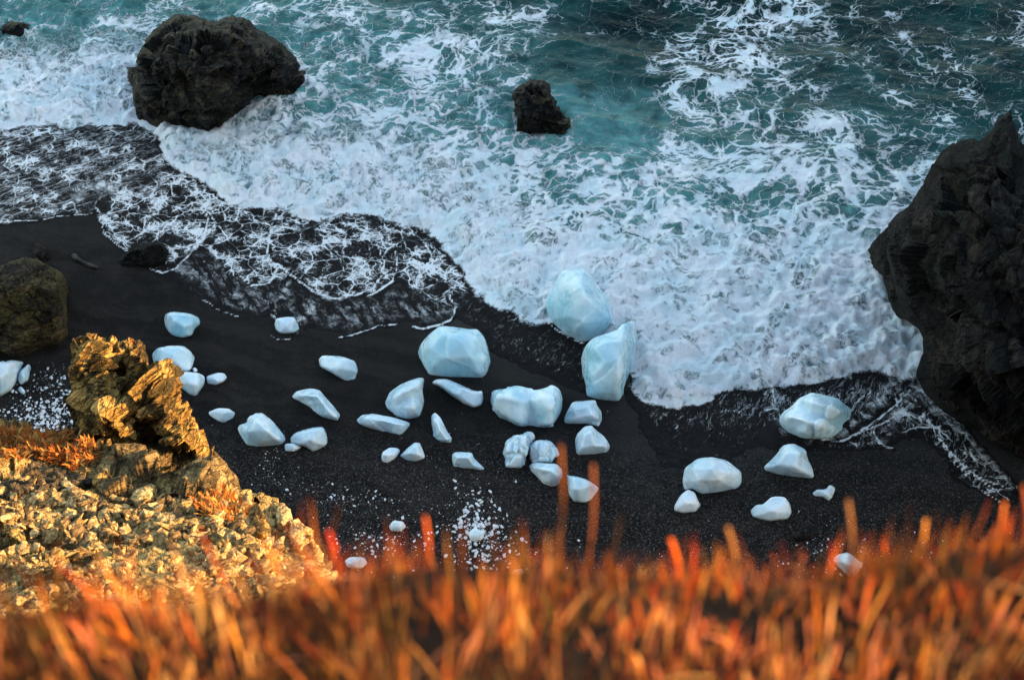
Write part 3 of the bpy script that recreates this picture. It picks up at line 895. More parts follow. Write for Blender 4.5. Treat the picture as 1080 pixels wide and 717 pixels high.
# two bergs in the surf
ice(DD, [(55, 235), (75, 180), (130, 90), (150, 65), (190, 55), (255, 58), (285, 95), (320, 140), (360, 190), (385, 240), (395, 290), (385, 330), (380, 360), (330, 375), (290, 390), (255, 408), (205, 390), (160, 370), (120, 330), (80, 290)],
    'tallest blue ice block, pyramid shaped with a sharp ridge, standing in the foam', 201, B=0.48,
    peaks=[(150, 135, .42), (230, 130, .78), (262, 185, .9), (320, 235, .85), (378, 290, .5), (250, 310, .72), (170, 285, .62), (205, 350, .4), (110, 220, .32), (300, 130, .35), (350, 215, .35), (190, 180, .72)],
    edges=[(0, 1), (1, 2), (2, 3), (3, 4), (9, 10), (6, 7), (0, 6)], mat=M_ICE_BLUE, soft=2, amp=0.025)
ice(DD, [(235, 480), (255, 420), (290, 385), (360, 360), (400, 345), (430, 315), (490, 295), (500, 340), (512, 400), (490, 480), (465, 560), (440, 620), (440, 650), (415, 685), (350, 680), (300, 670), (262, 660), (260, 600), (242, 550)],
    'big upright ice block with a pointed top corner, leaning beside the pyramid shaped one', 202, B=0.45,
    peaks=[(470, 330, .45), (455, 390, .85), (430, 480, .95), (425, 560, .85), (405, 640, .45), (300, 430, .6), (340, 400, .6), (290, 560, .62), (350, 500, .85), (310, 640, .4), (485, 420, .45), (468, 500, .42)],
    edges=[(0, 1), (1, 2), (2, 3), (3, 4), (10, 11)], mat=M_ICE_BLUE, soft=2, amp=0.025)
ice(BB, [(340, 180), (350, 140), (395, 85), (440, 55), (500, 60), (570, 70), (605, 68), (640, 110), (655, 165), (667, 215), (650, 260), (630, 290), (560, 285), (480, 285), (390, 275), (370, 240), (355, 210)],
    'biggest block on dry sand, a smooth faceted boulder of ice below the swash', 203, B=0.45,
    peaks=[(395, 150, .5), (450, 90, .5), (560, 85, .5), (535, 120, .85), (575, 190, .92), (610, 265, .45), (600, 110, .55), (460, 200, .75), (400, 235, .4), (640, 200, .45)],
    edges=[(3, 4), (4, 5), (1, 2), (2, 3), (0, 7)], mat=M_ICE_BLUE, soft=2, amp=0.025)
ice(CC, [(68, 190), (75, 145), (100, 127), (150, 130), (200, 122), (250, 128), (300, 130), (340, 120), (370, 108), (405, 130), (425, 180), (415, 240), (395, 275), (375, 315), (310, 308), (250, 300), (220, 308), (170, 285), (120, 265), (85, 225)],
    'wide saddle shaped ice block with a blue hollow in the middle', 204, B=0.50,
    peaks=[(110, 165, .85), (160, 170, .8), (215, 190, .55), (270, 190, .35), (330, 170, .8), (355, 220, .95), (350, 285, .6), (225, 285, .3), (150, 240, .5), (390, 180, .6)],
    edges=[(2, 3), (2, 7), (4, 5), (5, 6), (0, 1)], mat=M_ICE_BLUE, soft=1, amp=0.06)
ice(BB, [(190, 400), (215, 350), (270, 310), (330, 288), (370, 285), (360, 340), (368, 400), (350, 460), (300, 472), (250, 460), (200, 425)],
    'shell shaped ice block with a pointed tip and a diagonal crease', 205, peaks=[(240, 420, .4), (320, 355, .45), (300, 340, .8), (340, 320, .55), (320, 420, .8), (240, 370, .75), (275, 385, .42)], edges=[(0, 6), (6, 1), (2, 3)], soft=1)
ice(BB, [(400, 310), (420, 292), (470, 290), (530, 315), (600, 345), (630, 340), (637, 380), (625, 410), (590, 422), (550, 405), (490, 365), (440, 325)],
    'long slab of ice with black dirt near its upper end', 206, B=0.5, facets=3, mat=M_ICE_DIRTY)
ice(BB, [(62, 475), (90, 450), (150, 445), (230, 460), (305, 485), (305, 500), (265, 545), (210, 530), (140, 515), (75, 492)],
    'flat elongated ice slab pointing left, below the shell shaped block', 207, B=0.5, peaks=[(110, 465, .6), (180, 475, .75), (240, 490, .9), (285, 495, .6), (230, 530, .45), (120, 495, .5)], edges=[(0, 1), (1, 2), (2, 3), (2, 4)], soft=1)
ice(BB, [(400, 455), (415, 438), (440, 460), (470, 520), (493, 555), (490, 578), (440, 572), (405, 545), (410, 530), (400, 490)],
    'narrow splinter of ice standing tilted left of the saddle shaped block', 208, B=0.6, peaks=[(420, 480, .7), (440, 520, .9), (465, 555, .7)], edges=[(0, 1), (1, 2)], soft=1)
ice(BB, [(177, 640), (182, 615), (215, 595), (250, 597), (265, 610), (240, 645), (205, 667), (180, 660)],
    'small lumpy ice block, left of a pair below the elongated slab', 209)
ice(BB, [(255, 635), (290, 600), (325, 572), (350, 575), (370, 625), (375, 645), (330, 660), (290, 655)],
    'small wedge of ice, right of a pair below the elongated slab', 210, peaks=[(300, 620, .6), (335, 590, .6), (340, 625, .95)], edges=[(1, 2), (0, 2)], soft=1)
ice(BB, [(492, 625), (510, 615), (580, 618), (590, 645), (640, 690), (630, 700), (570, 690), (495, 685)],
    'low wedge of ice trailing into a thin point on the right', 211, B=0.5, peaks=[(515, 640, .8), (565, 640, .9), (590, 675, .6)], edges=[(0, 1), (1, 2)], soft=1)
ice(CC, [(422, 280), (440, 240), (465, 195), (520, 185), (575, 183), (582, 210), (600, 235), (603, 280), (590, 313), (560, 298), (490, 297), (430, 298)],
    'block shaped like a low trapezoid directly below the leaning upright berg', 212, B=0.5, peaks=[(470, 230, .6), (540, 215, .7), (560, 255, 1.0), (480, 270, .6), (585, 270, .6)], edges=[(0, 1), (1, 2), (3, 2), (2, 4)], soft=1)
ice(CC, [(478, 370), (490, 340), (520, 310), (555, 302), (580, 330), (625, 365), (648, 405), (635, 432), (580, 440), (482, 447)],
    'rounded tent shaped ice block with a crease on its right flank', 213, B=0.5, peaks=[(520, 350, .7), (555, 330, .8), (590, 380, .5), (570, 400, .9), (615, 400, .7), (510, 410, .7)], edges=[(1, 2), (2, 4), (0, 5)], soft=1)
ice(CC, [(135, 430), (145, 385), (180, 365), (200, 345), (232, 350), (240, 338), (275, 338), (288, 370), (265, 400), (250, 450), (245, 500), (190, 508), (148, 503), (145, 470)],
    'crumbling knobbly ice block, left half of a broken pair', 214, B=0.5, corner=0, disp=d_crumbly(0.16, 4), soft=1)
ice(CC, [(262, 400), (290, 375), (330, 370), (365, 380), (388, 410), (405, 445), (375, 460), (365, 480), (310, 480), (265, 480), (255, 440)],
    'fan shaped ribbed ice block, right half of a broken pair', 215, B=0.5, corner=0, soft=1, disp=d_crumbly(0.13, 9))
ice(CC, [(258, 495), (275, 480), (330, 483), (390, 485), (418, 510), (420, 550), (400, 590), (370, 597), (325, 580), (290, 540), (265, 520)],
    'smooth ice wedge lying under the broken knobbly pair', 216, B=0.55, peaks=[(300, 505, .7), (370, 520, 1.0), (395, 540, .8), (360, 565, .6)], edges=[(0, 1), (1, 2), (1, 3)], soft=1)
ice(CC, [(432, 530), (445, 540), (490, 545), (520, 555), (550, 570), (595, 600), (580, 625), (555, 660), (520, 672), (470, 665), (445, 630), (440, 580)],
    'bowl shaped ice block with a jagged top edge, beside the tall grass stalks', 217, B=0.5, soft=1)
ice(EE_, [(428, 130), (450, 105), (470, 95), (500, 62), (540, 40), (590, 52), (635, 62), (682, 97), (683, 135), (652, 152), (655, 172), (620, 200), (575, 210), (510, 205), (460, 180), (430, 150)],
    'two lobed blue ice block in the thin foam near the headland', 218, B=0.5, mat=M_ICE_BLUE,
    peaks=[(465, 125, .8), (520, 140, .95), (575, 150, .95), (600, 165, .5), (480, 100, .35), (535, 112, .38), (590, 135, .45), (545, 75, .7), (610, 95, .8), (650, 115, .6), (520, 180, .7)],
    edges=[(4, 5), (5, 6), (6, 3), (0, 1), (1, 2), (7, 8), (8, 9)], soft=1, amp=0.06)
ice(EE_, [(375, 300), (410, 265), (440, 225), (475, 215), (523, 240), (525, 265), (545, 305), (552, 338), (490, 335), (420, 325), (380, 312)],
    'hat shaped ice block just below the two lobed blue one', 219, B=0.5, peaks=[(450, 250, .7), (500, 250, .75), (420, 290, .6), (490, 300, .95), (530, 320, .5)], edges=[(0, 1), (2, 3), (3, 4)], soft=1)
ice(EE_, [(95, 345), (105, 300), (150, 268), (200, 262), (250, 275), (300, 315), (302, 350), (290, 375), (220, 385), (165, 397), (130, 375), (95, 382)],
    'smooth domed ice block with a cut left face, touching a small lump', 220, B=0.5, peaks=[(135, 300, .6), (150, 350, .85), (200, 300, .95), (265, 320, .75), (230, 350, .85)], edges=[(0, 1), (0, 2), (2, 3), (1, 4)], soft=1)
ice(EE_, [(68, 435), (90, 395), (115, 375), (140, 385), (150, 410), (163, 430), (145, 453), (95, 458), (70, 450)],
    'small peaked lump of ice leaning on the smooth domed block', 221, B=0.5)
ice(EE_, [(330, 450), (350, 430), (375, 425), (405, 398), (450, 400), (470, 425), (478, 460), (455, 480), (400, 487), (360, 478), (335, 468)],
    'humped ice block alone below the hat shaped one', 222, B=0.5)
ice(EE_, [(542, 390), (560, 375), (590, 375), (605, 360), (625, 372), (610, 410), (600, 418), (580, 402), (550, 402)],
    'little bent chip of ice lying furthest right on the bare sand', 223, B=0.5)
ice(EE_, [(613, 620), (630, 600), (668, 592), (720, 635), (700, 670), (675, 685), (640, 650)],
    'angular white ice block among crumbs behind the grass on the right', 224, B=0.5, corner=0, peaks=[(655, 625, .9), (690, 640, .9), (675, 660, .7)], edges=[(0, 1), (0, 2)], soft=1)
ice(AA, [(85, 100), (92, 75), (125, 67), (190, 75), (225, 90), (233, 115), (212, 135), (200, 165), (160, 175), (120, 165), (92, 135)],
    'egg shaped blue ice boulder, the upper left one on the sand', 225, mat=M_ICE_BLUE, B=0.5)
ice(AA, [(35, 240), (55, 212), (95, 203), (160, 203), (190, 222), (210, 250), (200, 285), (190, 305), (110, 310), (70, 300), (45, 275)],
    'broad rounded ice block right behind the golden outcrop', 226, B=0.5, mat=M_ICE_BLUE)
ice(AA, [(196, 294), (208, 288), (218, 296), (221, 308), (205, 311)],
    'tiny nub of ice between the two blocks behind the golden outcrop', 227, B=0.5, sp=0.8)
ice(AA, [(122, 340), (160, 305), (215, 308), (248, 322), (250, 350), (235, 375), (215, 405), (190, 400), (160, 375), (130, 360)],
    'triangular ice block pointing down, right of the golden outcrop', 228, B=0.5)
ice(AA, [(254, 324), (300, 310), (325, 312), (340, 330), (320, 350), (290, 362), (257, 355)],
    'small oval piece of ice touching the downward pointing triangular block', 229, B=0.5)
ice(AA, [(262, 468), (300, 450), (345, 452), (370, 470), (365, 490), (322, 513), (290, 498), (265, 480)],
    'small diamond shaped ice block alone between larger ones on the left', 230, B=0.5)
ice(AA, [(375, 535), (385, 515), (415, 510), (418, 490), (450, 467), (480, 468), (520, 505), (560, 555), (572, 580), (550, 598), (460, 605), (415, 600), (395, 570)],
    'heart shaped ice block with a notched upper left edge', 231, B=0.5, peaks=[(420, 545, .6), (455, 500, .7), (500, 540, .95), (480, 580, .6), (540, 575, .6)], edges=[(1, 2), (2, 4)], soft=1)
ice(AA, [(585, 570), (610, 545), (670, 530), (720, 525), (735, 560), (735, 600), (680, 628), (650, 605), (620, 600), (590, 590)],
    'pale ice block right of the heart shaped one, with a flake at its foot', 232, B=0.5)
ice(AA, [(565, 592), (600, 590), (640, 606), (605, 625), (565, 625)],
    'thin flat flake of ice between the heart shaped block and its neighbour', 233, B=0.4, sp=0.8)
ice(AA, [(590, 410), (610, 385), (660, 372), (705, 378), (740, 420), (770, 455), (788, 480), (778, 505), (730, 495), (690, 475), (675, 450), (640, 430)],
    'curved claw shaped ice block sloping down to the right', 234, B=0.5, peaks=[(640, 400, .7), (700, 405, .9), (730, 445, .9), (765, 485, .6), (700, 450, .4), (735, 480, .6)], edges=[(0, 1), (1, 2), (2, 3), (4, 5)], soft=1)
ice(AA, [(525, 120), (530, 95), (570, 88), (605, 88), (622, 125), (625, 140), (600, 155), (550, 157), (530, 140)],
    'small white ice cube with thin foam trails curling around it', 235, B=0.5)
ice((0, 0, 1), [(335, 378), (340, 374), (362, 375), (375, 380), (378, 390), (375, 400), (365, 402), (350, 393), (337, 386)],
    'wedge of ice below the foam edge, wide end to the right', 236, B=0.5)
ice(FC, [(-60, 500), (0, 480), (40, 475), (78, 480), (65, 510), (50, 550), (30, 575), (0, 592), (-50, 580)],
    'pale ice block cut by the left edge of the picture', 237, B=0.4)
ice(FC, [(50, 540), (60, 510), (90, 485), (98, 500), (90, 540), (65, 555)],
    'upright shard of ice leaning on the block at the left edge', 238, B=0.5, sp=0.8)
ice(FC, [(52, 568), (65, 557), (82, 575), (75, 588)],
    'small ice chip below the upright shard at the left edge', 239, B=0.5, sp=0.8)
ice(GG, [(168, 325), (180, 308), (205, 310), (215, 325), (200, 338), (175, 337)],
    'fist sized white ice lump above the grass, left crumb patch', 240, B=0.5, sp=0.8)
ice(GG, [(368, 342), (388, 325), (402, 334), (418, 333), (408, 358), (380, 364)],
    'white ice lump at the top of the middle crumb patch', 241, B=0.5, sp=0.8)
ice(GG, [(55, 412), (70, 402), (105, 402), (116, 418), (100, 432), (65, 430)],
    'white ice lump half hidden by orange grass tips, left of centre', 242, B=0.5, sp=0.8)
ice(GG, [(478, 448), (486, 434), (508, 430), (514, 442), (500, 452)],
    'white ice lump half hidden by orange grass tips, near the centre', 243, B=0.5, sp=0.8)

# ------------------------------------------------------------------ little stones and ice bits
def pebble_mesh(name, seed, mat, flat=(1, 1, 0.6), sub=1, chunky=0.25):
    bm = bmesh.new(); bmesh.ops.create_icosphere(bm, subdivisions=sub, radius=0.5)
    r = np.random.default_rng(seed); cuts = r.normal(size=(5, 3)); cuts /= np.linalg.norm(cuts, axis=1)[:, None]
    offs = r.uniform(0.2, 0.36, 5)
    for v in bm.verts:
        p = np.array(v.co)
        p *= 1 + r.uniform(-chunky, chunky) * 0.6
        for n_, o in zip(cuts, offs):
            k = p @ n_ - o
            if k > 0: p -= n_ * k
        v.co = p * np.array(flat)
    bmesh.ops.recalc_face_normals(bm, faces=bm.faces)
    me = bpy.data.meshes.new(name); bm.to_mesh(me); bm.free()
    me.materials.append(mat)
    return me

def merged(name, pts, sizes, protos, mat, orient=None, attrs_fn=None):
    """many tiny bits as one mesh"""
    Vs = []; Fs = []; base = 0
    pv = []
    for p in protos:
        co = np.array([tuple(v.co) for v in p.vertices]); pv.append((co, np.array([tuple(f.vertices) for f in p.polygons])))
    for i, (c, s) in enumerate(zip(pts, sizes)):
        co, f = pv[i % len(pv)]
        M = rotm(rng.uniform(-.5, .5), rng.uniform(-.5, .5), rng.uniform(0, 6.28)) if orient is None else orient[i]
        Vs.append((co * s) @ M.T + c); Fs.append(f + base); base += len(co)
    me = mesh_np(name, np.concatenate(Vs), np.concatenate(Fs), mat, False)
    return me

ICE_BITS = [pebble_mesh('ice_fragment', 900 + i, M_ICE_BIT, (1, 0.7, 0.5)) for i in range(6)]
def crumb_points():
    P = []; S = []
    def cluster(cx, cy, sx, sy, n, s0, s1, rot=0.0):
        n = int(n * 1.3); a = rng.standard_t(4, size=(n, 2)) * (sx, sy)
        c, s = math.cos(rot), math.sin(rot)
        x = cx + a[:, 0] * c - a[:, 1] * s; y = cy + a[:, 0] * s + a[:, 1] * c
        for u, v in zip(x, y):
            P.append((u, v)); S.append((s0 + (s1 - s0) * rng.random() ** 4) * 0.68)
    cluster(45, 440, 22, 11, 620, 0.04, 0.36)
    cluster(62, 420, 12, 22, 200, 0.05, 0.34)
    cluster(40, 405, 30, 12, 50, 0.04, 0.16)
    cluster(505, 560, 13, 15, 520, 0.04, 0.42)
    cluster(520, 590, 22, 10, 120, 0.04, 0.30)
    cluster(492, 535, 10, 12, 60, 0.04, 0.26)
    cluster(400, 570, 24, 9, 240, 0.04, 0.28)
    cluster(375, 525, 20, 5, 60, 0.04, 0.30)
    cluster(350, 530, 20, 18, 60, 0.04, 0.14)
    cluster(283, 492, 5, 12, 60, 0.04, 0.16, 0.5)
    cluster(330, 520, 30, 4, 70, 0.04, 0.13, 0.35)
    cluster(440, 560, 50, 20, 120, 0.03, 0.14)
    cluster(480, 500, 70, 25, 200, 0.02, 0.10)
    cluster(875, 600, 24, 12, 90, 0.04, 0.26)
    cluster(930, 585, 40, 12, 110, 0.03, 0.16)
    cluster(870, 565, 12, 10, 18, 0.05, 0.2)
    cluster(700, 570, 110, 15, 50, 0.03, 0.10)
    cluster(960, 570, 50, 12, 50, 0.03, 0.12)
    return np.array(P), np.array(S)
P, S = crumb_points()
ok = (P[:, 1] > 382) & (P[:, 1] < 640)
P, S = P[ok], S[ok]
Wp = ground(P[:, 0], P[:, 1]); Wp[:, 2] += S * 0.12
order = np.argsort(-S)
for k in order[:285]:
    o = obj('ice_fragment', ICE_BITS[k % 6], loc=Vector(Wp[k]))
    o.scale = (S[k],) * 3; o.rotation_euler = (rng.uniform(-.4, .4), rng.uniform(-.4, .4), rng.uniform(0, 6.28))
    tag(o, 'small white fragment of crushed ice scattered on the black sand', 'ice fragment', 'crushed ice fragments on the sand')
rest = order[285:]
o = obj('ice_crumbs', merged('ice_crumbs', Wp[rest], S[rest], ICE_BITS, M_ICE_BIT)); tag(o, 'fine white ice crumbs strewn over the black sand below the clifftop', 'ice crumbs', kind='stuff')
DARK_BITS = [pebble_mesh('pebble', 950 + i, M_PEBBLE, (1, 0.8, 0.5), chunky=0.15) for i in range(6)]
n = 16000
x = rng.uniform(180, 1080, n); y = 620 - 190 * rng.random(n) ** 0.8
keep = y > 470 + 40 * rng.normal(size=n) * 0.6
x, y = x[keep], y[keep]; s = 0.03 + 0.17 * rng.random(len(x)) ** 6
g = ground(x, y); g[:, 2] += s * 0.1
o = obj('gravel', merged('gravel', g, s, DARK_BITS, M_PEBBLE)); tag(o, 'dark beach gravel mixed into the black sand', 'gravel', kind='stuff')

# ------------------------------------------------------------------ sunlit scree ridge on the left
SLOPE = [(-330, 470), (-120, 455), (-40, 452), (30, 452), (80, 456), (140, 466), (205, 472), (245, 503), (290, 534), (322, 556), (336, 582), (352, 610), (400, 660), (440, 720), (440, 800), (-330, 900)]
def slope_depth(px, py):
    P = np.stack([px, py, px * 0], 1)
    return (41.0 - (py - 455) * 0.062 + 0.4 * fbm(P / 60, 61, 4) + 0.004 * (px - 100)) * 0.99
_dr = d_rock(0.65, 1.9, 77, (0.5, 0.3, 0.6), 1.8)
def d_scree(W, N):
    m = sstep(fbm(W * 0.45, 79, 3), -0.25, 0.25)
    px, py = project(W)
    m = np.maximum(m, sstep(-py, -525, -490))
    a1, a2, aid, ag = worley(W * 5.0, 73)
    return _dr(W, N) * m[:, None] + N * (0.35 * fbm(W * 0.7, 74, 4) + 0.05 * (aid - 0.5) + 0.06 * fbm(W * 4, 75, 3))[:, None]
W, F = relief(SLOPE, 1.8, 0.5, 60, facets=0, corner=1, depthfn=slope_depth, skirt='down', disp=d_scree, rings=14, edge_noise=8.0, soft=0, round_w=0.25)
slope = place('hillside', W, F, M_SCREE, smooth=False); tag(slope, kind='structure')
NS = len(W)

def slope_rock(name, outline, label, mat, d, B=1.2, sp=1.2, seed=1, amp=0.2, size=0.9, peaks=None, edges=(), cat='rock', **k):
    rot = k.pop('rot', (0.3, 0.5, 0.2)); strat = k.pop('strat', 2.2)
    W, F = relief(outline, sp, B, seed, peaks, edges, depthfn=lambda px, py: slope_depth(px, py * 0 + d) - 0.02, skirt='ray', disp=d_rock(amp, size, seed, rot, strat), **k)
    o = place(name, W, F, mat, smooth=k.get('smooth', True))
    return tag(o, label, cat)

PIN = [(70, 400), (70, 380), (74, 362), (84, 357), (95, 356), (110, 359), (120, 363), (130, 364), (142, 360), (151, 359), (155, 370), (158, 380), (167, 389), (176, 398), (182, 410), (187, 420), (193, 430), (203, 442),
       (211, 454), (214, 474), (190, 482), (150, 484), (110, 480), (86, 468), (80, 450), (78, 425)]
def pin_depth(px, py): return 39.6 + 0.010 * (470 - py) + 0 * px
W, F = relief(PIN, 0.95, 2.3, 83, peaks=[(90, 375, .3), (103, 370, .75), (108, 395, .7), (122, 385, .12), (135, 375, .5), (148, 370, .75), (152, 395, .8), (140, 405, .6), (125, 415, .1), (168, 410, .75), (172, 430, .8), (150, 430, .2), (115, 440, .85), (100, 425, .4),
              (185, 450, .8), (160, 455, .25), (130, 460, .7), (100, 460, .6), (195, 465, .8)],
              edges=[(1, 2), (5, 6), (6, 7), (7, 8), (6, 9), (9, 10), (10, 14)], depthfn=pin_depth, skirt='down', disp=d_rock(0.50, 1.15, 84, (0.25, 0.2, 0.4), 0.42, 1.0), edge_w=0.55, soft=0, corner=0, edge_noise=1.5, rings=10)
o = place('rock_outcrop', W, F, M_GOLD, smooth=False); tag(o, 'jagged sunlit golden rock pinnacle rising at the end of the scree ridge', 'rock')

LC = (0, 420, 2.413)
LED = crop(*LC, [(235, 215), (245, 160), (262, 122), (300, 118), (350, 108), (420, 112), (490, 135), (545, 175), (585, 225), (592, 255), (540, 270), (470, 262), (400, 268), (330, 275), (270, 262)])
W, F = relief(LED, 1.1, 1.0, 91, round_w=1.0, depthfn=lambda px, py: slope_depth(px, py) - 0.15, skirt='down', disp=d_rock(0.5, 1.5, 92, (0.3, 0.2, 0.6), 1.0, 0.4), soft=0, corner=1, edge_noise=1.5, rings=5, facets=5)
o = place('rock_outcrop', W, F, mat_rock('brown_ledge_rock', [(0.06, 0.04, 0.018), (0.19, 0.125, 0.05), (0.42, 0.29, 0.12)], sc=2.0, rough=0.9)); tag(o, 'weathered brown rock ledge behind the scree, below the golden pinnacle', 'rock')
LED2 = crop(*LC, [(-80, 170), (0, 150), (60, 145), (130, 180), (200, 190), (240, 215), (180, 235), (100, 245), (20, 250), (-80, 250)])
W, F = relief(LED2, 1.2, 0.7, 95, round_w=1.0, depthfn=lambda px, py: slope_depth(px, py) - 0.2, skirt='down', disp=d_rock(0.2, 0.8, 96, (0.2, 0.2, 0.6), 3.0), soft=1, corner=1, edge_noise=1.5, rings=5)
o = place('rock_outcrop', W, F, mat_rock('grey_ledge_rock', [(0.03, 0.025, 0.018), (0.08, 0.06, 0.035), (0.17, 0.12, 0.06)], sc=2.0)); tag(o, 'low dark grey ledge under the orange heath at the left edge', 'rock')
# big named stones on the slope
SB = [([(232, 215), (245, 165), (262, 120), (275, 118), (284, 155), (284, 220), (262, 228)], 'upright pointed golden shard in front of the weathered ledge', 0.5),
      ([(325, 255), (345, 232), (385, 212), (402, 220), (380, 255), (345, 268)], 'pale tilted slab at the foot of the weathered ledge', 0.35),
      ([(150, 215), (165, 195), (185, 215), (235, 245), (240, 262), (210, 268), (180, 245)], 'long bent golden stone left of the pointed shard', 0.35),
      ([(505, 318), (520, 298), (545, 330), (598, 380), (590, 398), (560, 385), (525, 350)], 'long brown slab lying slantwise in the scree', 0.4),
      ([(460, 300), (480, 305), (522, 345), (518, 358), (480, 350), (462, 325)], 'bright flat stone left of the slanting brown slab', 0.3),
      ([(395, 300), (405, 285), (440, 290), (455, 325), (430, 345), (405, 335)], 'cracked golden block in the middle of the scree', 0.4),
      ([(5, 325), (20, 315), (65, 350), (60, 365), (40, 362), (8, 340)], 'flat pale slab near the left edge of the scree', 0.25),
      ([(700, 290), (705, 270), (722, 265), (740, 280), (745, 310), (720, 325), (702, 315)], 'golden block at the outer right end of the scree', 0.4),
      ([(735, 310), (760, 300), (785, 330), (790, 355), (760, 375), (735, 350)], 'rounded tan block on the far right lip of the scree', 0.4),
      ([(640, 300), (655, 262), (672, 290), (690, 330), (680, 355), (650, 345)], 'tan wedge stone left of the outer golden block', 0.4),
      ([(665, 370), (680, 345), (700, 350), (690, 385)], 'small sharp stone below the tan wedge', 0.25),
      ([(590, 300), (610, 285), (640, 310), (630, 345), (600, 335)], 'dull orange stone between slab and tan wedge', 0.3)]
for i, (pts, lab, b) in enumerate(SB):
    W, F = relief(crop(*LC, pts), 1.0, b, 300 + i, depthfn=lambda px, py: slope_depth(px, py) - 0.65, skirt='down', disp=d_rock(0.04, 0.4, 300 + i), soft=1, corner=0, rings=3, facets=4)
    # keep only a shallow skirt: the stone sits in the rubble
    lim = W[:, 2].max() - 1.2
    W[:, 2] = np.maximum(W[:, 2], lim)
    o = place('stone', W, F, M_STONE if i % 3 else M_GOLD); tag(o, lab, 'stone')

def slope_pts(n, poly, sp=0.0):
    a = np.array(poly); lo, hi = a.min(0), a.max(0)
    q = rng.uniform(lo, hi, (n, 2)); q = q[inside(q, poly)]
    W = CAM + rays(q[:, 0], q[:, 1]) * (slope_depth(q[:, 0], q[:, 1]) - 0.45)[:, None]
    return q, W
SCREE_BITS = [pebble_mesh('scree_stone', 700 + i, M_STONE, fl, chunky=0.2) for i, fl in enumerate([(1.5, .8, .45), (1.2, .9, .5), (1.8, .7, .5), (1, .9, .6), (1.4, 1, .35), (2, .6, .45)])]
SCREE_G = [pebble_mesh('scree_stone', 750 + i, M_STONE_GREY, fl, chunky=0.2) for i, fl in enumerate([(1.5, .8, .45), (1.2, .9, .5), (1.8, .7, .5)])]
SREG = [(-120, 520), (40, 505), (100, 525), (160, 530), (230, 525), (260, 520), (290, 545), (330, 565), (345, 600), (390, 650), (400, 720), (-120, 760)]
q, Wq = slope_pts(24000, SREG)
sz = 0.03 + 0.42 * rng.random(len(q)) ** 7
clus = fbm(np.concatenate([q / 28, np.zeros((len(q), 1))], 1), 63, 3) + rng.uniform(-0.35, 0.35, len(q))
sz = np.where(clus < -0.05, sz * 0.6, sz)
# the true surface sits where the hillside mesh is: use a ray cast onto it
bpy.context.view_layer.update()
from mathutils.bvhtree import BVHTree
hm = slope.data; hb = BVHTree.FromPolygons([slope.matrix_world @ v.co if False else Vector(v.co) + slope.location for v in hm.vertices], [tuple(p.vertices) for p in hm.polygons])
def cast(q):
    out = []; nor = []
    rr = rays(q[:, 0], q[:, 1])
    for r_ in rr:
        h, nn, i, d = hb.ray_cast(Vector(CAM), Vector(r_))
        out.append(tuple(h) if h else (0, 0, -99)); nor.append(tuple(nn) if nn else (0, 0, 1))
    return np.array(out), np.array(nor)
Hq, Nq = cast(q)
ok = (Hq[:, 2] > 3) & (clus > -0.12)
Hq, sz, q = Hq[ok], sz[ok], q[ok]
vis = (q[:, 0] > 0) & (q[:, 1] < 640)
order = np.argsort(-(sz * (1 + 0 * sz) * np.where(vis, 1, 0.001)))
Hq[:, 2] += sz * 0.12
for k in order[:280]:
    o = obj('scree_stone', (SCREE_G[k % 3] if rng.random() < 0.4 else SCREE_BITS[k % 6]), loc=Vector(Hq[k]))
    o.scale = (sz[k],) * 3; o.rotation_euler = (rng.uniform(-.9, .9), rng.uniform(-.7, .7), rng.uniform(0, 6.28))
    tag(o, 'loose angular ochre stone in the sunlit scree', 'stone', 'loose stones of the scree')
rest = order[280:]
half = rng.random(len(rest)) < 0.6
for sel, bits, m_, lab in ((rest[half], SCREE_BITS, M_STONE, 'fine ochre rubble covering the sunlit slope'), (rest[~half], SCREE_G, M_STONE_GREY, 'darker brown grit between the ochre rubble of the slope')):
    OR = [rotm(rng.uniform(-.9, .9), rng.uniform(-.9, .9), rng.uniform(0, 6.28)) for _ in sel]
    o = obj('scree_rubble', merged('scree_rubble', Hq[sel], sz[sel], bits, m_, OR)); tag(o, lab, 'rubble', kind='stuff')

# ------------------------------------------------------------------ clifftop and the added shadow blocker
def clifftop_z(x, y):
    P = np.stack([x, y, x * 0], 1)
    edge = 1.42 + 0.10 * fbm(P * np.array([0.9, 0, 0]) + 3, 81, 3) - 0.09 * np.clip((-x - 0.3) / 0.2, 0, 1) + 0.06 * np.clip(x - 0.4, 0, 0.8)
    z = CAM_Z - 1.62 - 0.22 * np.clip(y, -6, 9) + 0.05 * fbm(P * 2.2, 82, 4)
    z = z - 1.9 * np.clip(y - edge, 0, 99)
    far = np.clip((-y - 6) / 60, 0, 1); z = z - far * 2.0
    z = z - np.clip(np.abs(x) - 5, 0, 60) * 0.10
    return z
xs = grid_axis(-3, 3, 0.08, -70, 30, 1.12); ys = grid_axis(-0.5, 3.2, 0.06, -90, 26, 1.10)
X, Y, F = sheet(xs, ys)
Z = np.maximum(clifftop_z(X, Y), -1.0)
P3 = np.stack([X, Y, Z], 1)
steep = sstep(Y, 3, 6)
P3[:, 1] += steep * 0.5 * fbm(P3 * 0.35, 85, 4); P3[:, 0] += steep * 0.5 * fbm(P3 * 0.35 + 9, 86, 4)
o = obj('clifftop', mesh_np('clifftop', P3, F, M_CLIFFTOP)); tag(o, kind='structure')
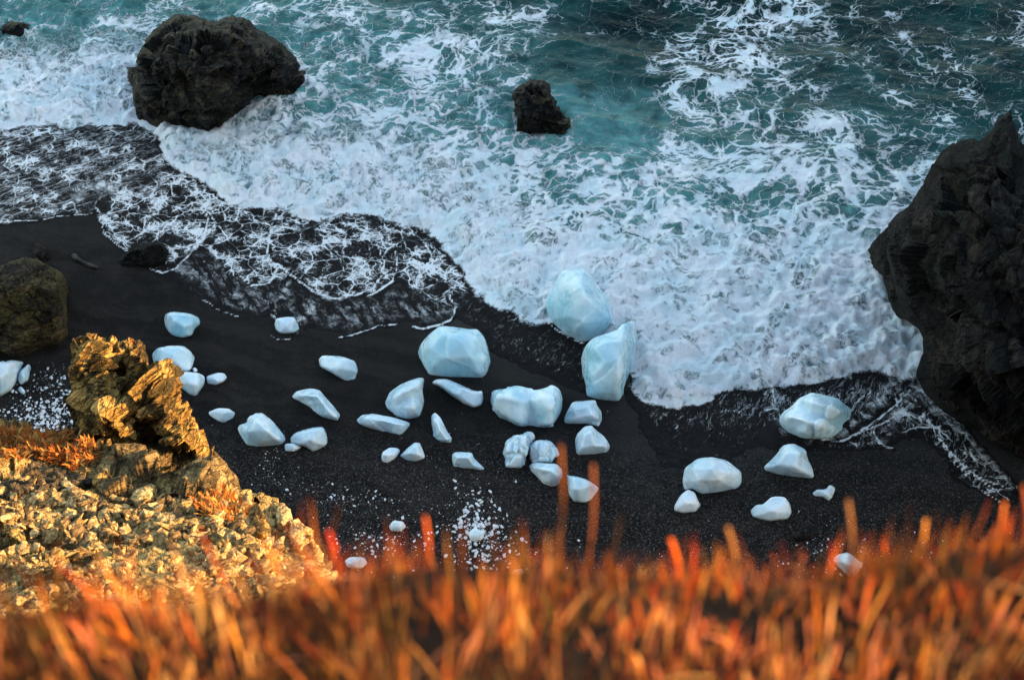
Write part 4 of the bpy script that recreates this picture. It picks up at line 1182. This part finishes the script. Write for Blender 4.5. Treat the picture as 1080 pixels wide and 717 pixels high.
# unseen mass added outside the frame on the right, shaped to shadow the beach
def shadow_blocker_mesh():
    T = np.array([SUN_H[1] * -1, SUN_H[0]]); U = np.array(SUN_H)   # t axis across the sun, u axis towards it
    ts = np.concatenate([np.linspace(28.5, 60, 60), np.linspace(61, 260, 60)]); us = np.linspace(52, 120, 50)
    TT, UU = np.meshgrid(ts, us)
    n = TT.size
    t, u = TT.ravel(), UU.ravel()
    Pn = np.stack([t, u, u * 0], 1)
    H = 38 + 6 * fbm(Pn / 14, 88, 4) + np.clip(t - 60, 0, 80) * 0.08
    H = H * sstep(t, 29.6, 31.6) * sstep(u, 51.9, 60) * sstep(-u, -120, -112) * sstep(-t, -260, -240) - 1.5
    XY = t[:, None] * T + u[:, None] * U
    V = np.stack([XY[:, 0], XY[:, 1], H], 1)
    nx, ny = len(ts), len(us)
    i = np.arange((ny - 1) * (nx - 1)); r = i // (nx - 1); c = i % (nx - 1); v = r * nx + c
    V[:, :2] += (np.stack([fbm(V / 7, 89, 4), fbm(V / 7 + 9, 90, 4)], 1) * 1.2)
    return V, np.stack([v, v + 1, v + nx + 1, v + nx], 1)
V, F = shadow_blocker_mesh()
o = obj('shadow_blocker', mesh_np('shadow_blocker', V, F, M_CLIFF)); tag(o, kind='structure')

# ------------------------------------------------------------------ grass on the clifftop
def blades(roots, length, width, lean, az, bend, cols_base, cols_tip, seg=4, leafy=None):
    n = len(roots)
    t = np.linspace(0, 1, seg + 1)
    dirh = np.stack([np.cos(az), np.sin(az), 0 * az], 1)
    side = np.stack([-np.sin(az + rng.uniform(-.9, .9, n)), np.cos(az + rng.uniform(-.9, .9, n)), 0 * az], 1)
    V = np.zeros((n, seg + 1, 2, 3)); C = np.zeros((n, seg + 1, 2, 3))
    for k, tt in enumerate(t):
        ang = lean + bend * tt
        p = roots + length[:, None] * tt * (np.sin(ang)[:, None] * dirh + np.cos(ang)[:, None] * np.array([0, 0, 1.0]))
        w = width * (np.sin(np.pi * (0.18 + 0.8 * tt)) if leafy is None else np.sin(np.pi * min(0.98, 0.05 + tt * 0.92)))
        V[:, k, 0] = p - side * w[:, None] / 2; V[:, k, 1] = p + side * w[:, None] / 2
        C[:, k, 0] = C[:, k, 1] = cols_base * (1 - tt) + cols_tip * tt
    V = V.reshape(-1, 3); C = C.reshape(-1, 3)
    b = (np.arange(n) * (seg + 1) * 2)[:, None] + (np.arange(seg) * 2)[None]
    b = b.ravel(); F = np.stack([b, b + 1, b + 3, b + 2], 1)
    return V, F, C

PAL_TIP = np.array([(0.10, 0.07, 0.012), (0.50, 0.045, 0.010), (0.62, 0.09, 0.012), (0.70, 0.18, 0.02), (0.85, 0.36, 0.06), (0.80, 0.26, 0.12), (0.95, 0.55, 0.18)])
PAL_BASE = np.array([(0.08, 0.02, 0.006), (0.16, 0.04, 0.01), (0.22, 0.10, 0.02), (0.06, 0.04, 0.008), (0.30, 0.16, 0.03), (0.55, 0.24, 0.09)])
def grass_set(n, x0, x1, y0, y1, l0, l1, w0, w1, clump=0.6):
    x = rng.uniform(x0, x1, n); y = rng.uniform(y0, y1, n)
    P = np.stack([x, y, x * 0], 1)
    if x1 > 5:
        away = (np.abs(x) > 1.5) | (y < 0.7)
        x, y, P = x[away], y[away], P[away]; n = len(x)
    dn = fbm(P * 3.0, 95, 3)
    dn2 = fbm(P * 9.0, 96, 3)
    if x1 < 5: dn = dn + 0.5 * np.clip((1.3 - y) / 0.3, 0, 1)
    keep = dn * 0.7 + dn2 * 1.5 + rng.uniform(-0.5, 0.5, n) * clump > -0.45
    x, y = x[keep], y[keep]; n = len(x)
    z = clifftop_z(x, y) - 0.02
    hz = 0.75 + 0.9 * np.clip(fbm(np.stack([x, y, 0 * x], 1) * 1.9, 97, 2) + 0.3, 0, 1)
    L = (l0 + (l1 - l0) * rng.random(n) ** 1.6) * hz
    Wd = rng.uniform(w0, w1, n)
    az = rng.uniform(0, 2 * np.pi, n)
    # pick colours by patch, then by blade
    k = ((fbm(np.stack([x, y, 0 * x], 1) * 2.4, 98, 2) * 0.5 + 0.5) * 7 + rng.normal(0, 1.6, n)).astype(int) % 7
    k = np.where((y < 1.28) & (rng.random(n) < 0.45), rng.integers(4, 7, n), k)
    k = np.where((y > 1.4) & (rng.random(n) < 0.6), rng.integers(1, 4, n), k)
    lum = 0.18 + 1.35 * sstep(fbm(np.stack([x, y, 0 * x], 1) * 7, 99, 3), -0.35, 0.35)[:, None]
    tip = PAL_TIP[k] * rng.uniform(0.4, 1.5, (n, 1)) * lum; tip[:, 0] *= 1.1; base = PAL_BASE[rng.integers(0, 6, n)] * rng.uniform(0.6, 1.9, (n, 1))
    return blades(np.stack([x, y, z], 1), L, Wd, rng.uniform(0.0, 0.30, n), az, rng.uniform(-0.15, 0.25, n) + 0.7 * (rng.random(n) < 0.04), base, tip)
parts = [grass_set(26000, -1.5, 1.5, 0.75, 1.95, 0.04, 0.16, 0.0012, 0.0032),
         grass_set(3600, -1.3, 1.3, 0.8, 1.75, 0.08, 0.22, 0.0025, 0.005, 1.4),
         grass_set(16000, -9, 9, -4, 3.2, 0.06, 0.26, 0.004, 0.009)]
Vs, Fs, Cs, b = [], [], [], 0
for V, F, C in parts:
    Vs.append(V); Fs.append(F + b); Cs.append(C); b += len(V)
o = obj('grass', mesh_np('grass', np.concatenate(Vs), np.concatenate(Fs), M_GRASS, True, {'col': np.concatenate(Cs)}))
tag(o, 'dense orange and red autumn grass along the clifftop edge', 'grass', kind='stuff')

# single tall stalks that stick out above the grass
STALKS = [((590, 470), (578, 640), 'tall rust orange stalk, left of the two in front of the broken ice pair', 0.006, (0.30, 0.10, 0.03)),
          ((624, 490), (606, 650), 'tall rust orange stalk, right of the two beside the bowl shaped ice', 0.006, (0.32, 0.10, 0.03)),
          ((893, 528), (886, 650), 'short brown stalk in front of the chip of ice on the right', 0.008, (0.34, 0.15, 0.05)),
          ((447, 545), (440, 640), 'single red orange stalk left of the middle crumb patch', 0.006, (0.75, 0.16, 0.02)),
          ((766, 556), (772, 650), 'brown upright stalk below the smooth domed ice block', 0.008, (0.45, 0.20, 0.06)),
          ((706, 568), (710, 650), 'bright orange stalk under the small peaked ice lump', 0.009, (0.8, 0.17, 0.02)),
          ((1058, 530), (1020, 640), 'leaning orange stalk near the right edge of the picture', 0.006, (0.8, 0.25, 0.05)),
          ((975, 548), (945, 620), 'yellow orange leaning blade left of the right hand stalks', 0.006, (0.85, 0.4, 0.08)),
          ((1078, 512), (1072, 640), 'dark red stalk at the right edge of the picture', 0.009, (0.35, 0.08, 0.03)),
          ((345, 560), (352, 640), 'bright red stalk in front of the scree tip', 0.006, (0.75, 0.07, 0.02))]
def stalk(a, b, label, w, col):
    d = 2.45
    A = CAM + rays(*a) * (d - 0.12) / 1.0; Bp = CAM + rays(*b) * d
    zt = float(clifftop_z(np.array([Bp[0]]), np.array([Bp[1]]))[0])
    Bp = Bp.copy()
    if Bp[2] > zt: Bp[2] = zt - 0.02
    n = 8; V = []; F = []; C = []
    ax = A - Bp
    for i in range(n + 1):
        t = i / n
        c = Bp + ax * t + np.array([0.012 * math.sin(t * 3), 0, 0])
        r = w / 2 * (1 - 0.45 * t) * (1.2 if i > n - 3 else 1)
        for j in range(5):
            th = j / 5 * 6.283
            V.append(c + np.array([math.cos(th) * r, math.sin(th) * r * 0.6, 0])); C.append(np.array(col) * (0.6 + 0.6 * t))
    for i in range(n):
        for j in range(5): F.append((i * 5 + j, i * 5 + (j + 1) % 5, (i + 1) * 5 + (j + 1) % 5, (i + 1) * 5 + j))
    F.append(tuple(n * 5 + j for j in range(5)))
    V = np.array(V); loc = Vector(Bp)
    o = obj('grass_stalk', mesh_np('grass_stalk', V - np.array(Bp), F, M_GRASS, True, {'col': np.array(C)}), loc=loc)
    tag(o, label, 'grass stalk', 'tall stalks above the clifftop grass')
for s in STALKS: stalk(*s)

# ------------------------------------------------------------------ orange heath tufts on the ridge
def heath(poly, n, label):
    q, _ = slope_pts(n, poly)
    H, Nn = cast(q); ok = H[:, 2] > 3; H = H[ok]; m = len(H)
    pal = np.array([(0.55, 0.17, 0.03), (0.45, 0.10, 0.02), (0.55, 0.28, 0.07), (0.30, 0.16, 0.05)])
    c = pal[rng.integers(0, 4, m)] * rng.uniform(0.6, 1.2, (m, 1))
    V, F, C = blades(H, rng.uniform(0.10, 0.34, m), rng.uniform(0.03, 0.07, m), rng.uniform(0, .7, m), rng.uniform(0, 6.28, m), rng.uniform(0, .8, m), c * 0.8, c * 1.2, seg=3)
    o = obj('heath', mesh_np('heath', V, F, M_TUFT, True, {'col': C})); tag(o, label, 'heath', kind='stuff')
heath([(-60, 452), (30, 454), (75, 458), (100, 470), (102, 488), (75, 497), (50, 488), (20, 484), (-60, 480)], 3800, 'low orange heath growing on top of the ridge at the left edge')
heath([(190, 515), (215, 512), (245, 522), (262, 545), (240, 555), (205, 540)], 1300, 'thin orange heath on the right shoulder of the scree')
